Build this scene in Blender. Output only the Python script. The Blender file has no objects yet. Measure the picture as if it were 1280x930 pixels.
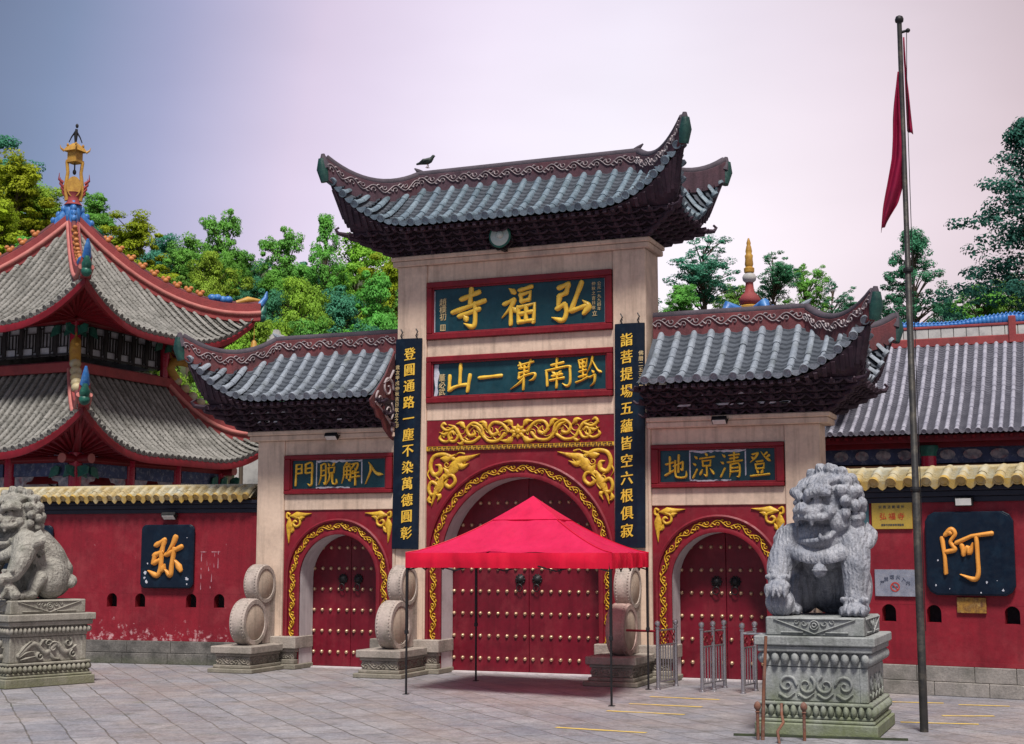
import bpy, math, random
import numpy as np
from mathutils import Vector, Matrix, Euler
R = math.radians; PI = math.pi
sc = bpy.context.scene; COL = sc.collection
random.seed(7)

# ------------------------------------------------------------------ camera
CAM = Vector((10.885, -27.671, 2.5)); YAW = .3786; PITCH = .1256
cd = bpy.data.cameras.new('camera'); cd.sensor_width = 36; cd.lens = 1790.56/1280*36
cd.clip_start = .1; cd.clip_end = 2000
cam = bpy.data.objects.new('camera', cd); COL.objects.link(cam)
cam.location = CAM; cam.rotation_euler = Euler((PI/2+PITCH, 0, YAW), 'XYZ'); sc.camera = cam

# ------------------------------------------------------------------ sky, sun, exposure
SUN_EL, SUN_AZ = R(60), R(158)      # azimuth measured clockwise from +Y: behind the viewer, to the right
wd = bpy.data.worlds.new('World'); sc.world = wd; wd.use_nodes = True
nt = wd.node_tree; nt.nodes.clear()
def wn(t, **k):
    n = nt.nodes.new(t)
    for a, b in k.items(): setattr(n, a, b)
    return n
sky = wn('ShaderNodeTexSky'); sky.sky_type = 'NISHITA'; sky.sun_disc = False
sky.sun_elevation = SUN_EL; sky.sun_rotation = SUN_AZ
tc = wn('ShaderNodeTexCoord')
def dotn(v):
    n = wn('ShaderNodeVectorMath', operation='DOT_PRODUCT'); v = Vector(v).normalized()
    n.inputs[1].default_value = v; nt.links.new(tc.outputs['Generated'], n.inputs[0]); return n
bright = dotn((-.30, .92, .17)); d2 = dotn((.93, .37, -.25))
r1 = wn('ShaderNodeValToRGB'); nt.links.new(bright.outputs['Value'], r1.inputs['Fac'])
els = r1.color_ramp.elements; els[0].position = .55; els[0].color = (.46, .42, .46, 1); els[1].position = .996; els[1].color = (.95, .89, .98, 1)
for p, c in ((.88, (.36, .31, .36, 1)), (.92, (.50, .44, .50, 1)), (.95, (.66, .59, .68, 1)), (.978, (.82, .75, .86, 1))):
    e = els.new(p); e.color = c
r2 = wn('ShaderNodeValToRGB'); nt.links.new(d2.outputs['Value'], r2.inputs['Fac'])
e2 = r2.color_ramp.elements; e2[0].position = 0; e2[0].color = (1.08, .95, .86, 1); e2[1].position = .35; e2[1].color = (1.12, .96, .84, 1)
mr = wn('ShaderNodeMapRange'); mr.inputs[1].default_value = -.46; mr.inputs[2].default_value = .30; nt.links.new(d2.outputs['Value'], mr.inputs[0])
nt.links.new(mr.outputs[0], r2.inputs['Fac'])
e2[0].color = (.31, .45, .62, 1); e2[1].position = .98; e2[1].color = (.93, .83, .76, 1)
e = e2.new(.13); e.color = (.40, .57, .78, 1)
e = e2.new(.21); e.color = (.56, .64, .84, 1)
e = e2.new(.33); e.color = (.90, .84, .93, 1)
e = e2.new(.48); e.color = (1, .97, 1, 1)
e = e2.new(.6); e.color = (1.0, 1.0, 1.0, 1)
mul = wn('ShaderNodeMix', data_type='RGBA', blend_type='MULTIPLY'); mul.inputs['Factor'].default_value = 1
nt.links.new(r1.outputs['Color'], mul.inputs['A']); nt.links.new(r2.outputs['Color'], mul.inputs['B'])
nz = wn('ShaderNodeTexNoise'); nz.inputs['Scale'].default_value = 2.2; nz.inputs['Detail'].default_value = 4
mp = wn('ShaderNodeMapping'); mp.inputs['Scale'].default_value = (1, 1, 3); nt.links.new(tc.outputs['Generated'], mp.inputs['Vector']); nt.links.new(mp.outputs[0], nz.inputs['Vector'])
cr = wn('ShaderNodeMapRange'); cr.inputs[1].default_value = .3; cr.inputs[2].default_value = .7; cr.inputs[3].default_value = 6.9; cr.inputs[4].default_value = 8.1
nt.links.new(nz.outputs['Fac'], cr.inputs[0])
sc_ = wn('ShaderNodeVectorMath', operation='SCALE'); nt.links.new(mul.outputs['Result'], sc_.inputs[0]); nt.links.new(cr.outputs[0], sc_.inputs['Scale'])
mx = wn('ShaderNodeMix', data_type='RGBA'); mx.inputs['Factor'].default_value = .93
nt.links.new(sky.outputs[0], mx.inputs['A']); nt.links.new(sc_.outputs[0], mx.inputs['B'])
bg = wn('ShaderNodeBackground'); bg.inputs['Strength'].default_value = .1
nt.links.new(mx.outputs['Result'], bg.inputs['Color'])
wo = wn('ShaderNodeOutputWorld'); nt.links.new(bg.outputs[0], wo.inputs['Surface'])
sd = bpy.data.lights.new('sun', 'SUN'); sd.energy = 3.3; sd.angle = R(12); sd.color = (1, .94, .86)
so = bpy.data.objects.new('sun', sd); COL.objects.link(so)
sv = Vector((math.sin(SUN_AZ)*math.cos(SUN_EL), math.cos(SUN_AZ)*math.cos(SUN_EL), math.sin(SUN_EL)))
so.rotation_euler = sv.to_track_quat('Z', 'Y').to_euler(); so.location = sv*60
vs = sc.view_settings; vs.view_transform = 'Standard'; vs.look = 'None'; vs.gamma = 1; vs.use_curve_mapping = False; vs.exposure = .58
sc.render.engine = 'CYCLES'
try:
    sc.cycles.use_denoising = True; sc.cycles.max_bounces = 6; sc.cycles.diffuse_bounces = 3; sc.cycles.transparent_max_bounces = 4
except Exception: pass

# ------------------------------------------------------------------ materials
MATS = {}
def mat(name, c1, c2=None, scale=3.0, rough=.7, bump=.0, bscale=None, spec=.35, metal=0, stain=None, stain_amt=.5, stain_scale=1.2,
        streak=0, fine=.0, transl=0, rand=0, low=None, flake=None, carve=0):
    """procedural surface: two-tone mottling, optional stains (third colour), rain streaks, grain bump; low=(colour,z0,z1): growth near the foot"""
    if name in MATS: return MATS[name]
    m = bpy.data.materials.new(name); m.use_nodes = True; t = m.node_tree; N = t.nodes; L = t.links
    b = N['Principled BSDF']; b.inputs['Roughness'].default_value = rough; b.inputs['Specular IOR Level'].default_value = spec; b.inputs['Metallic'].default_value = metal
    co = N.new('ShaderNodeTexCoord')
    def noise(s, det=5, vec=None, rg=.6):
        n = N.new('ShaderNodeTexNoise'); n.inputs['Scale'].default_value = s; n.inputs['Detail'].default_value = det; n.inputs['Roughness'].default_value = rg
        L.new(vec or co.outputs['Object'], n.inputs['Vector']); return n
    def mr(src, a, bb, lo=0, hi=1):
        n = N.new('ShaderNodeMapRange'); n.inputs[1].default_value = a; n.inputs[2].default_value = bb; n.inputs[3].default_value = lo; n.inputs[4].default_value = hi
        L.new(src, n.inputs[0]); return n
    def mix(f, a, bcol, bt='MIX'):
        n = N.new('ShaderNodeMix'); n.data_type = 'RGBA'; n.blend_type = bt
        if isinstance(f, float): n.inputs['Factor'].default_value = f
        else: L.new(f, n.inputs['Factor'])
        for s, v in (('A', a), ('B', bcol)):
            if isinstance(v, tuple): n.inputs[s].default_value = (*v, 1)
            else: L.new(v, n.inputs[s])
        return n.outputs['Result']
    c2 = c2 or tuple(x*.78 for x in c1)
    n1 = noise(scale); col = mix(mr(n1.outputs['Fac'], .35, .65).outputs[0], c1, c2)
    if fine:
        n3 = noise(scale*14, 3); f = mr(n3.outputs['Fac'], .3, .7, 1-fine, 1+fine)
        v = N.new('ShaderNodeVectorMath'); v.operation = 'SCALE'; L.new(col, v.inputs[0]); L.new(f.outputs[0], v.inputs['Scale']); col = v.outputs[0]
    if stain:
        n2 = noise(stain_scale, 8, rg=.7); f = mr(n2.outputs['Fac'], .5, .68, 0, stain_amt); col = mix(f.outputs[0], col, stain)
    if streak:
        mpn = N.new('ShaderNodeMapping'); mpn.inputs['Scale'].default_value = (5, 5, .35); L.new(co.outputs['Object'], mpn.inputs['Vector'])
        n4 = noise(1.3, 6, mpn.outputs[0], .7); f = mr(n4.outputs['Fac'], .48, .72, 1, 1-streak)
        v = N.new('ShaderNodeVectorMath'); v.operation = 'SCALE'; L.new(col, v.inputs[0]); L.new(f.outputs[0], v.inputs['Scale']); col = v.outputs[0]
    if low:
        sx = N.new('ShaderNodeSeparateXYZ'); L.new(co.outputs['Object'], sx.inputs[0])
        n5 = noise(3.5, 6); ad = N.new('ShaderNodeMath'); ad.operation = 'MULTIPLY_ADD'; L.new(n5.outputs['Fac'], ad.inputs[0]); ad.inputs[1].default_value = (low[2]-low[1])*1.2
        L.new(sx.outputs['Z'], ad.inputs[2])
        f = mr(ad.outputs[0], low[1]+(low[2]-low[1])*.55, low[2]+(low[2]-low[1])*.6, low[3] if len(low) > 3 else .8, 0); col = mix(f.outputs[0], col, low[0])
    if flake:      # peeled patches, densest near the foot: (colour, z0, z1)
        sx = N.new('ShaderNodeSeparateXYZ'); L.new(co.outputs['Object'], sx.inputs[0]); n6 = noise(6.5, 9, rg=.72); n7 = noise(.9, 3)
        hgt = mr(sx.outputs['Z'], flake[1], flake[2], .22, -.02); a1 = N.new('ShaderNodeMath'); a1.operation = 'ADD'; L.new(n6.outputs['Fac'], a1.inputs[0]); L.new(hgt.outputs[0], a1.inputs[1])
        a2 = N.new('ShaderNodeMath'); a2.operation = 'MULTIPLY_ADD'; L.new(n7.outputs['Fac'], a2.inputs[0]); a2.inputs[1].default_value = .35; L.new(a1.outputs[0], a2.inputs[2])
        f = mr(a2.outputs[0], .84, .93, 0, .75); col = mix(f.outputs[0], col, flake[0])
    if rand:
        oi = N.new('ShaderNodeObjectInfo'); h = N.new('ShaderNodeHueSaturation'); L.new(col, h.inputs['Color'])
        f = mr(oi.outputs['Random'], 0, 1, .5-rand*.12, .5+rand*.12); L.new(f.outputs[0], h.inputs['Hue'])
        f = mr(oi.outputs['Random'], 0, 1, 1-rand, 1+rand*.8); L.new(f.outputs[0], h.inputs['Value']); col = h.outputs[0]
    L.new(col, b.inputs['Base Color'])
    nr = noise(scale*5, 4); L.new(mr(nr.outputs['Fac'], .3, .7, max(.05, rough-.12), min(1, rough+.12)).outputs[0], b.inputs['Roughness'])
    if bump:
        nb = noise(bscale or scale*8, 6, rg=.65); bp = N.new('ShaderNodeBump'); bp.inputs['Strength'].default_value = bump; bp.inputs['Distance'].default_value = .03
        hsrc = nb.outputs['Fac']
        if carve:
            wv = N.new('ShaderNodeTexWave'); wv.inputs['Scale'].default_value = carve; wv.inputs['Distortion'].default_value = 9; wv.inputs['Detail'].default_value = 3; wv.inputs['Detail Scale'].default_value = 1.2; L.new(co.outputs['Object'], wv.inputs['Vector'])
            ma = N.new('ShaderNodeMath'); ma.operation = 'MULTIPLY_ADD'; L.new(wv.outputs['Fac'], ma.inputs[0]); ma.inputs[1].default_value = .7; L.new(hsrc, ma.inputs[2]); hsrc = ma.outputs[0]
        L.new(hsrc, bp.inputs['Height']); L.new(bp.outputs[0], b.inputs['Normal'])
    if transl:
        tr = N.new('ShaderNodeBsdfTranslucent'); L.new(col, tr.inputs['Color']); ms = N.new('ShaderNodeMixShader'); ms.inputs[0].default_value = transl
        L.new(b.outputs[0], ms.inputs[1]); L.new(tr.outputs[0], ms.inputs[2]); L.new(ms.outputs[0], N['Material Output'].inputs['Surface'])
    MATS[name] = m; return m

RED = mat('red_wall_paint', (.235, .009, .021), (.17, .007, .017), 1.1, .6, .12, 25, stain=(.36, .06, .07), stain_amt=.35, stain_scale=.9, streak=.22, fine=.09)
REDL = mat('red_wall_limewash', (.235, .009, .021), (.17, .007, .017), 1.1, .62, .15, 25, stain=(.36, .06, .07), stain_amt=.4, stain_scale=.8, streak=.25, fine=.08, flake=((.60, .40, .42), .45, 1.15))
REDP = mat('red_panel_paint', (.205, .008, .020), (.15, .007, .016), 1.6, .5, .06, 30, stain=(.34, .07, .08), stain_amt=.25, stain_scale=2.2, streak=.2)
REDD = mat('red_door_paint', (.165, .006, .019), (.115, .005, .014), 2.2, .42, .05, 20, stain=(.27, .04, .05), stain_amt=.4, stain_scale=1.6, streak=.3)
FRAME = mat('dark_red_frame', (.20, .008, .016), (.14, .006, .012), 3, .45, .05, streak=.2)
STONE = mat('pale_stone_cladding', (.66, .51, .405), (.57, .43, .335), .9, .72, .1, 30, stain=(.27, .21, .18), stain_amt=.5, stain_scale=1.0, streak=.34, fine=.07)
GSTONE = mat('grey_carved_stone', (.37, .325, .29), (.27, .24, .215), 2.2, .85, .45, 26, stain=(.13, .12, .10), stain_amt=.65, stain_scale=1.7, streak=.25, fine=.14, low=((.10, .105, .06), -.05, .5, .6))
DRUMF = mat('tan_drum_face', (.50, .41, .33), (.42, .34, .275), 1.6, .82, .3, 30, stain=(.26, .22, .17), stain_amt=.6, stain_scale=2.2, streak=.3, fine=.1)
DRUM = mat('weathered_drum_stone', (.44, .37, .335), (.35, .30, .27), 2.0, .85, .35, 30, stain=(.15, .145, .11), stain_amt=.75, stain_scale=1.9, streak=.4, fine=.14)
LION = mat('blue_grey_lion_stone', (.36, .37, .41), (.21, .225, .27), 4.0, .88, .6, 22, stain=(.07, .08, .105), stain_amt=.75, stain_scale=3.2, streak=.45, fine=.28, carve=5)
LIONL = mat('warm_grey_lion_stone', (.35, .34, .305), (.22, .215, .195), 4.0, .88, .6, 22, stain=(.11, .115, .09), stain_amt=.7, stain_scale=3.0, streak=.4, fine=.24, carve=5)
PEDR = mat('blue_grey_pedestal_stone', (.31, .325, .33), (.22, .235, .235), 2.4, .88, .45, 26, stain=(.10, .115, .10), stain_amt=.7, stain_scale=1.5, streak=.4, fine=.16, low=((.13, .16, .05), -.1, .75, .85))
PEDL = mat('mossy_pedestal_stone', (.32, .305, .27), (.23, .22, .19), 2.4, .88, .45, 26, stain=(.12, .12, .09), stain_amt=.65, stain_scale=1.5, streak=.35, fine=.14, low=((.13, .14, .06), -.1, .5, .8))
FOOT = mat('grey_footing_stone', (.30, .275, .255), (.20, .185, .175), 1.8, .85, .4, 18, stain=(.10, .10, .085), stain_amt=.6, stain_scale=1.2, fine=.18)
FOOTD = mat('sooty_footing_stone', (.17, .16, .15), (.065, .063, .06), 2.4, .85, .5, 14, stain=(.03, .03, .028), stain_amt=.9, stain_scale=1.1, fine=.25, low=((.07, .085, .04), -.05, .2, .6))
TILE = mat('grey_roof_tile', (.25, .285, .335), (.175, .205, .25), 2.6, .62, .25, 40, stain=(.07, .085, .09), stain_amt=.75, stain_scale=2.1, fine=.28)
TILEB = mat('blue_green_roof_tile', (.185, .245, .295), (.11, .155, .20), 2.6, .5, .25, 40, stain=(.045, .075, .085), stain_amt=.75, stain_scale=2.1, fine=.28)
TILEP = mat('olive_grey_roof_tile', (.25, .245, .23), (.16, .158, .148), 2.2, .7, .25, 40, stain=(.07, .07, .06), stain_amt=.75, stain_scale=1.7, fine=.28)
TILEH = mat('lilac_grey_roof_tile', (.32, .32, .38), (.24, .24, .30), 2.2, .7, .25, 40, stain=(.10, .10, .115), stain_amt=.5, stain_scale=1.1, fine=.18)
PAN = mat('dark_pan_tile', (.075, .088, .11), (.045, .054, .07), 3, .75, .3, 40, fine=.2)
PANP = mat('brown_pan_tile', (.10, .095, .085), (.06, .06, .055), 3, .75, .3, 40, fine=.2)
PANH = mat('lilac_pan_tile', (.12, .12, .15), (.08, .08, .105), 3, .75, .3, 40, fine=.2)
CREAM = mat('patinated_cream_tile', (.42, .38, .26), (.38, .29, .13), 3.5, .5, .2, 30, stain=(.40, .41, .36), stain_amt=.9, stain_scale=2.2, fine=.15)
YTILE = mat('yellow_glazed_tile', (.46, .30, .06), (.36, .25, .09), 3.5, .35, .15, 30, spec=.5, stain=(.42, .39, .27), stain_amt=.85, stain_scale=2.6, fine=.12)
RIDGE = mat('weathered_red_ridge', (.17, .045, .05), (.10, .032, .04), 2.0, .8, .3, 22, stain=(.05, .035, .04), stain_amt=.75, stain_scale=1.1, streak=.4, fine=.12)
RIDGED = mat('sooty_purple_ridge', (.085, .045, .06), (.055, .034, .05), 2.0, .8, .3, 22, stain=(.14, .035, .04), stain_amt=.5, stain_scale=1.0, streak=.4, fine=.15)
RIDGEC = mat('dark_ridge_cap', (.075, .062, .08), (.05, .042, .055), 2.5, .8, .3, 22, fine=.15)
RIDGEP = mat('pink_red_ridge', (.30, .055, .055), (.23, .04, .045), 1.8, .75, .25, 22, stain=(.12, .035, .035), stain_amt=.55, stain_scale=1.3, fine=.1)
RIDGEPL = mat('pale_pink_moulding', (.46, .17, .15), (.38, .12, .11), 2.4, .75, .2, 22)
WSCROLL = mat('white_scroll_plaster', (.42, .375, .39), (.27, .23, .25), 6, .8, .2, 30, stain=(.25, .16, .17), stain_amt=.5, stain_scale=5)
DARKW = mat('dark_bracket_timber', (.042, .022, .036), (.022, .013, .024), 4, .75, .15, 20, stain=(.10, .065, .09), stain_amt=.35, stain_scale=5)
DARKER = mat('shadowed_eave_timber', (.03, .017, .024), (.02, .012, .018), 4, .85)  # near-black copy of the bracket timber, eave shadow put into its colour
GOLD = mat('gold_leaf_paint', (.66, .42, .035), (.52, .30, .02), 6, .45, .35, 26, spec=.45, fine=.15, stain=(.22, .07, .012), stain_amt=.7, stain_scale=9)
LETTER = mat('bright_gold_lettering', (.78, .52, .07), (.70, .43, .04), 8, .35, .15, 30, spec=.5)
PALEG = mat('pale_gold_lettering', (.62, .50, .28), (.55, .42, .2), 8, .45)
ORANGE = mat('orange_gold_lettering', (.70, .31, .06), (.62, .25, .04), 6, .45, .15, 30)
BOARD = mat('teal_signboard', (.008, .045, .058), (.006, .035, .05), 1.5, .35, .05, 12, spec=.4, stain=(.02, .09, .12), stain_amt=.5, stain_scale=1.3, streak=.2)
NAVY = mat('navy_signboard', (.004, .010, .023), (.003, .008, .019), 2, .42, .04, 12, spec=.25, stain=(.01, .03, .055), stain_amt=.6, stain_scale=1.6)
WHITEP = mat('white_peeling_and_chips', (.55, .56, .62), (.38, .40, .48), 9, .8, .3, 40)
REVEAL = mat('white_reveal_plaster', (.60, .56, .58), (.52, .48, .50), 1.5, .8, .08, 25, stain=(.33, .28, .29), stain_amt=.45, stain_scale=2, streak=.25)
BRASS = mat('worn_brass_stud', (.62, .45, .30), (.45, .30, .18), 8, .32, .1, 40, metal=.6, spec=.5)
IRON = mat('dark_iron', (.03, .03, .033), (.02, .02, .022), 8, .5, .1, 30, metal=.5)
STEEL = mat('stainless_steel', (.40, .39, .42), (.33, .32, .35), 3, .3, 0, metal=.8, spec=.6)
RUST = mat('rusty_steel', (.20, .085, .05), (.12, .05, .035), 7, .8, .3, 40, stain=(.30, .22, .20), stain_amt=.5, stain_scale=6)
LAMPG = mat('lamp_glass', (.42, .50, .47), (.34, .42, .40), 8, .15, 0, spec=.6)
LAMPW = mat('pale_lamp_glass', (.62, .62, .60), (.55, .55, .54), 8, .2, 0, spec=.6)
TENT = mat('red_tent_cloth', (.85, .030, .130), (.77, .022, .105), 2, .5, .2, 7, spec=.3, transl=.4, streak=.14)
TENT2 = mat('bright_red_valance', (.76, .010, .05), (.68, .009, .042), 2, .5, .12, 9, spec=.25, transl=.2, streak=.15)
FLAGM = mat('crimson_flag_cloth', (.34, .004, .055), (.25, .003, .042), 3, .7, .1, 12, transl=.3, streak=.2)
POLE = mat('olive_grey_flagpole', (.042, .040, .038), (.025, .025, .028), 5, .5, .1, 30, metal=.2, stain=(.16, .14, .11), stain_amt=.6, stain_scale=3, streak=.4)
BLUE = mat('blue_glazed_ornament', (.035, .17, .46), (.025, .11, .36), 5, .4, .3, 12, stain=(.16, .33, .56), stain_amt=.6, stain_scale=6)
DGREEN = mat('dark_green_glaze', (.012, .06, .05), (.008, .035, .035), 5, .45, .3, 14, stain=(.05, .13, .11), stain_amt=.4, stain_scale=7)
GREEN = mat('green_glazed_ornament', (.015, .12, .085), (.012, .07, .06), 5, .4, .3, 14, stain=(.08, .25, .18), stain_amt=.5, stain_scale=7)
ORN = mat('orange_glazed_bead', (.50, .20, .06), (.38, .13, .04), 4, .5, .2, 12)
YORN = mat('ochre_ornament', (.48, .28, .05), (.36, .19, .035), 5, .5, .3, 14, stain=(.20, .05, .03), stain_amt=.4, stain_scale=6)
COLRED = mat('crimson_column_lacquer', (.42, .010, .045), (.34, .008, .036), 2, .3, .03, 12, spec=.5)
PAINTB = mat('painted_blue_beam', (.05, .075, .17), (.03, .045, .10), 5, .6, 0, stain=(.25, .28, .34), stain_amt=.7, stain_scale=7)
PAINTW = mat('painted_white_scrolls', (.42, .40, .42), (.12, .14, .18), 7, .6, 0, stain=(.30, .06, .08), stain_amt=.7, stain_scale=5)
LATT = mat('dark_lattice_timber', (.035, .032, .034), (.022, .02, .022), 6, .6)
PANE = mat('dim_window_pane', (.55, .57, .62), (.34, .35, .39), 2.5, .25, 0, spec=.5)
TAN = mat('tan_timber_rail', (.30, .15, .07), (.22, .10, .05), 5, .6)
WTILE = mat('white_ridge_tile', (.50, .49, .48), (.40, .39, .39), 3, .6, .1, 20, stain=(.25, .25, .25), stain_amt=.5, stain_scale=3)
BLACK = mat('shade_black', (.012, .012, .016), (.008, .008, .012), 3, .8)  # near-black colour standing for shade in the vents and on the hall wall
BLACKB = mat('blue_black_fascia', (.016, .018, .032), (.010, .012, .024), 2, .5, .05, 20)
GPLATE = mat('gold_plate', (.55, .37, .06), (.48, .33, .07), 5, .35, .05, 30, metal=.35, spec=.5)
SPLATE = mat('crinkled_silver_plate', (.42, .43, .49), (.27, .29, .36), 5, .3, .5, 7, metal=.5, spec=.5)
RPLATE = mat('corroded_plate', (.34, .18, .03), (.10, .04, .02), 9, .6, .3, 30, stain=(.45, .30, .10), stain_amt=.6, stain_scale=11)
GLASST = mat('teal_notice_board', (.06, .13, .15), (.04, .09, .11), 4, .3)
REDTXT = mat('red_print', (.50, .04, .02), rough=.5)
DKTXT = mat('dark_print', (.05, .06, .10), rough=.5)
YLINE = mat('worn_yellow_paint', (.66, .45, .09), (.58, .42, .14), 6, .7, .2, 30, stain=(.30, .27, .25), stain_amt=.7, stain_scale=5)
FEATH = mat('dark_pigeon_feather', (.04, .055, .05), (.02, .03, .03), 30, .5)
BARK = mat('grey_brown_bark', (.10, .075, .055), (.06, .045, .035), 4, .9, .4, 20)
def leafmat(name, a, b, t=.35): return mat(name, a, b, .35, .65, 0, spec=.18, fine=.3, transl=t, rand=.16)
LEAF_Y = leafmat('sunlit_yellow_green_leaf', (.44, .52, .03), (.16, .36, .03), .45)  # yellow of sunlit crown tops put into the leaf colour
LEAF_G = leafmat('mid_green_leaf', (.20, .44, .055), (.075, .27, .08))
LEAF_T = leafmat('shaded_teal_leaf', (.08, .30, .155), (.05, .21, .15))  # blue-green of shaded crowns put into the leaf colour
LEAF_B = leafmat('bright_green_leaf', (.32, .50, .04), (.13, .33, .055))
LEAF_D = leafmat('dark_green_leaf', (.045, .17, .13), (.03, .12, .10), .35)

# ------------------------------------------------------------------ mesh building
def link(o, parent=None):
    COL.objects.link(o)
    if parent: o.parent = parent
    return o
def tag(o, label=None, cat=None, group=None, kind=None):
    if label: o['label'] = label
    if cat: o['category'] = cat
    if group: o['group'] = group
    if kind: o['kind'] = kind
    return o
def thing(name, label, cat, loc=(0, 0, 0), rz=0, group=None):
    o = bpy.data.objects.new(name, None); o.empty_display_size = .2; COL.objects.link(o); o.location = loc; o.rotation_euler = (0, 0, rz)
    return tag(o, label, cat, group)
def dup(o, parent=None):
    c = o.copy(); COL.objects.link(c)
    if parent: c.parent = parent
    for ch in list(o.children): dup(ch, c)
    return c
class MB:
    def __init__(s, T=None): s.v = []; s.f = []; s.T = T
    def add(s, vs, fs):
        k = len(s.v)
        if s.T: vs = [s.T(*p) for p in vs]
        s.v += [tuple(p) for p in vs]; s.f += [tuple(i+k for i in f) for f in fs]
    def box(s, x0, x1, y0, y1, z0, z1):
        s.add([(x0,y0,z0),(x1,y0,z0),(x1,y1,z0),(x0,y1,z0),(x0,y0,z1),(x1,y0,z1),(x1,y1,z1),(x0,y1,z1)],
              [(0,3,2,1),(4,5,6,7),(0,1,5,4),(1,2,6,5),(2,3,7,6),(3,0,4,7)])
    def obox(s, c, size, rot):
        h = [x/2 for x in size]; M = Euler(rot).to_matrix(); c = Vector(c)
        vs = [c+M@Vector((a*h[0], b*h[1], d*h[2])) for d in (-1,1) for a, b in ((-1,-1),(1,-1),(1,1),(-1,1))]
        s.add(vs, [(0,3,2,1),(4,5,6,7),(0,1,5,4),(1,2,6,5),(2,3,7,6),(3,0,4,7)])
    def bar(s, a, b, w, h=None):
        """rectangular bar between two points"""
        a = Vector(a); b = Vector(b); d = (b-a).normalized(); up = Vector((0,0,1)) if abs(d.z) < .95 else Vector((0,1,0))
        x = d.cross(up).normalized()*w/2; y = x.cross(d).normalized()*(h or w)/2
        s.add([a-x-y, a+x-y, a+x+y, a-x+y, b-x-y, b+x-y, b+x+y, b-x+y], [(3,2,1,0),(4,5,6,7),(0,1,5,4),(1,2,6,5),(2,3,7,6),(3,0,4,7)])
    def tube(s, pts, r, n=8, cap=True):
        pts = [Vector(p) for p in pts]; m = len(pts); rs = r if isinstance(r, (list, tuple)) else [r]*m
        vs = []; px = None
        for i, p in enumerate(pts):
            d = (pts[min(i+1, m-1)]-pts[max(i-1, 0)]).normalized()
            if px is None:
                ref = Vector((0,0,1)) if abs(d.z) < .9 else Vector((1,0,0)); px = d.cross(ref).normalized()
            else: px = (px-d*px.dot(d)).normalized()
            py = d.cross(px)
            vs += [p+(px*math.cos(2*PI*k/n)+py*math.sin(2*PI*k/n))*rs[i] for k in range(n)]
        fs = [(i*n+k, i*n+(k+1)%n, (i+1)*n+(k+1)%n, (i+1)*n+k) for i in range(m-1) for k in range(n)]
        if cap: fs += [tuple(range(n))[::-1], tuple((m-1)*n+k for k in range(n))]
        s.add(vs, fs)
    def lathe(s, prof, c=(0,0,0), n=16, axis='z', cap=True):
        vs = []; c = Vector(c)
        for r, h in prof:
            for k in range(n):
                a = 2*PI*k/n; u, w = r*math.cos(a), r*math.sin(a)
                vs.append(c+(Vector((u,w,h)) if axis == 'z' else Vector((h,u,w)) if axis == 'x' else Vector((w,h,u))))
        m = len(prof); fs = [(i*n+k, i*n+(k+1)%n, (i+1)*n+(k+1)%n, (i+1)*n+k) for i in range(m-1) for k in range(n)]
        if cap: fs += [tuple(range(n))[::-1], tuple((m-1)*n+k for k in range(n))]
        s.add(vs, fs)
    def ball(s, c, r, n=10, m=6, rot=None):
        if not isinstance(r, (tuple, list)): r = (r, r, r)
        M = Euler(rot).to_matrix() if rot else None; c = Vector(c); vs = []
        for i in range(m+1):
            t = PI*i/m
            for k in range(n):
                p = Vector((r[0]*math.sin(t)*math.cos(2*PI*k/n), r[1]*math.sin(t)*math.sin(2*PI*k/n), r[2]*math.cos(t)))
                vs.append(c+(M@p if M else p))
        s.add(vs, [(i*n+k, (i+1)*n+k, (i+1)*n+(k+1)%n, i*n+(k+1)%n) for i in range(m) for k in range(n)])
    def grid(s, fn, nu, nv):
        vs = [fn(i/nu, j/nv) for j in range(nv+1) for i in range(nu+1)]
        s.add(vs, [(j*(nu+1)+i, j*(nu+1)+i+1, (j+1)*(nu+1)+i+1, (j+1)*(nu+1)+i) for j in range(nv) for i in range(nu)])
    def prism(s, poly, fn, d0, d1):
        """extrude a 2D outline: fn(x, y, depth)"""
        n = len(poly); vs = [fn(x, y, d0) for x, y in poly]+[fn(x, y, d1) for x, y in poly]
        s.add(vs, [tuple(range(n))[::-1], tuple(range(n, 2*n))]+[(i, (i+1)%n, n+(i+1)%n, n+i) for i in range(n)])
    def loft(s, rings, closed=True, cap=True):
        n = len(rings[0]); vs = [p for r in rings for p in r]; m = len(rings); e = n if closed else n-1
        fs = [(i*n+k, i*n+(k+1)%n, (i+1)*n+(k+1)%n, (i+1)*n+k) for i in range(m-1) for k in range(e)]
        if cap: fs += [tuple(range(n))[::-1], tuple((m-1)*n+k for k in range(n))]
        s.add(vs, fs)
    def done(s, name, m, parent=None, smooth=None, bevel=0, remesh=0, smoothit=0):
        me = bpy.data.meshes.new(name); me.from_pydata(s.v, [], s.f); me.update()
        o = bpy.data.objects.new(name, me)
        if bevel or remesh:
            COL.objects.link(o)
            if remesh:
                md = o.modifiers.new('r', 'REMESH'); md.mode = 'VOXEL'; md.voxel_size = remesh; md.use_smooth_shade = True
                if smoothit: md = o.modifiers.new('s', 'SMOOTH'); md.iterations = smoothit; md.factor = .5
            if bevel:
                md = o.modifiers.new('b', 'BEVEL'); md.width = bevel; md.segments = 1; md.limit_method = 'ANGLE'; md.angle_limit = R(35)
            dg = bpy.context.evaluated_depsgraph_get(); dg.update()
            nm = bpy.data.meshes.new_from_object(o.evaluated_get(dg)); o.modifiers.clear(); o.data = nm; bpy.data.meshes.remove(me); me = nm; me.name = name
            COL.objects.unlink(o)
        if smooth or remesh:
            me.polygons.foreach_set('use_smooth', [True]*len(me.polygons))
            if smooth and smooth < 180: me.set_sharp_from_angle(angle=R(smooth))
        me.materials.clear(); me.materials.append(m)
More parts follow.
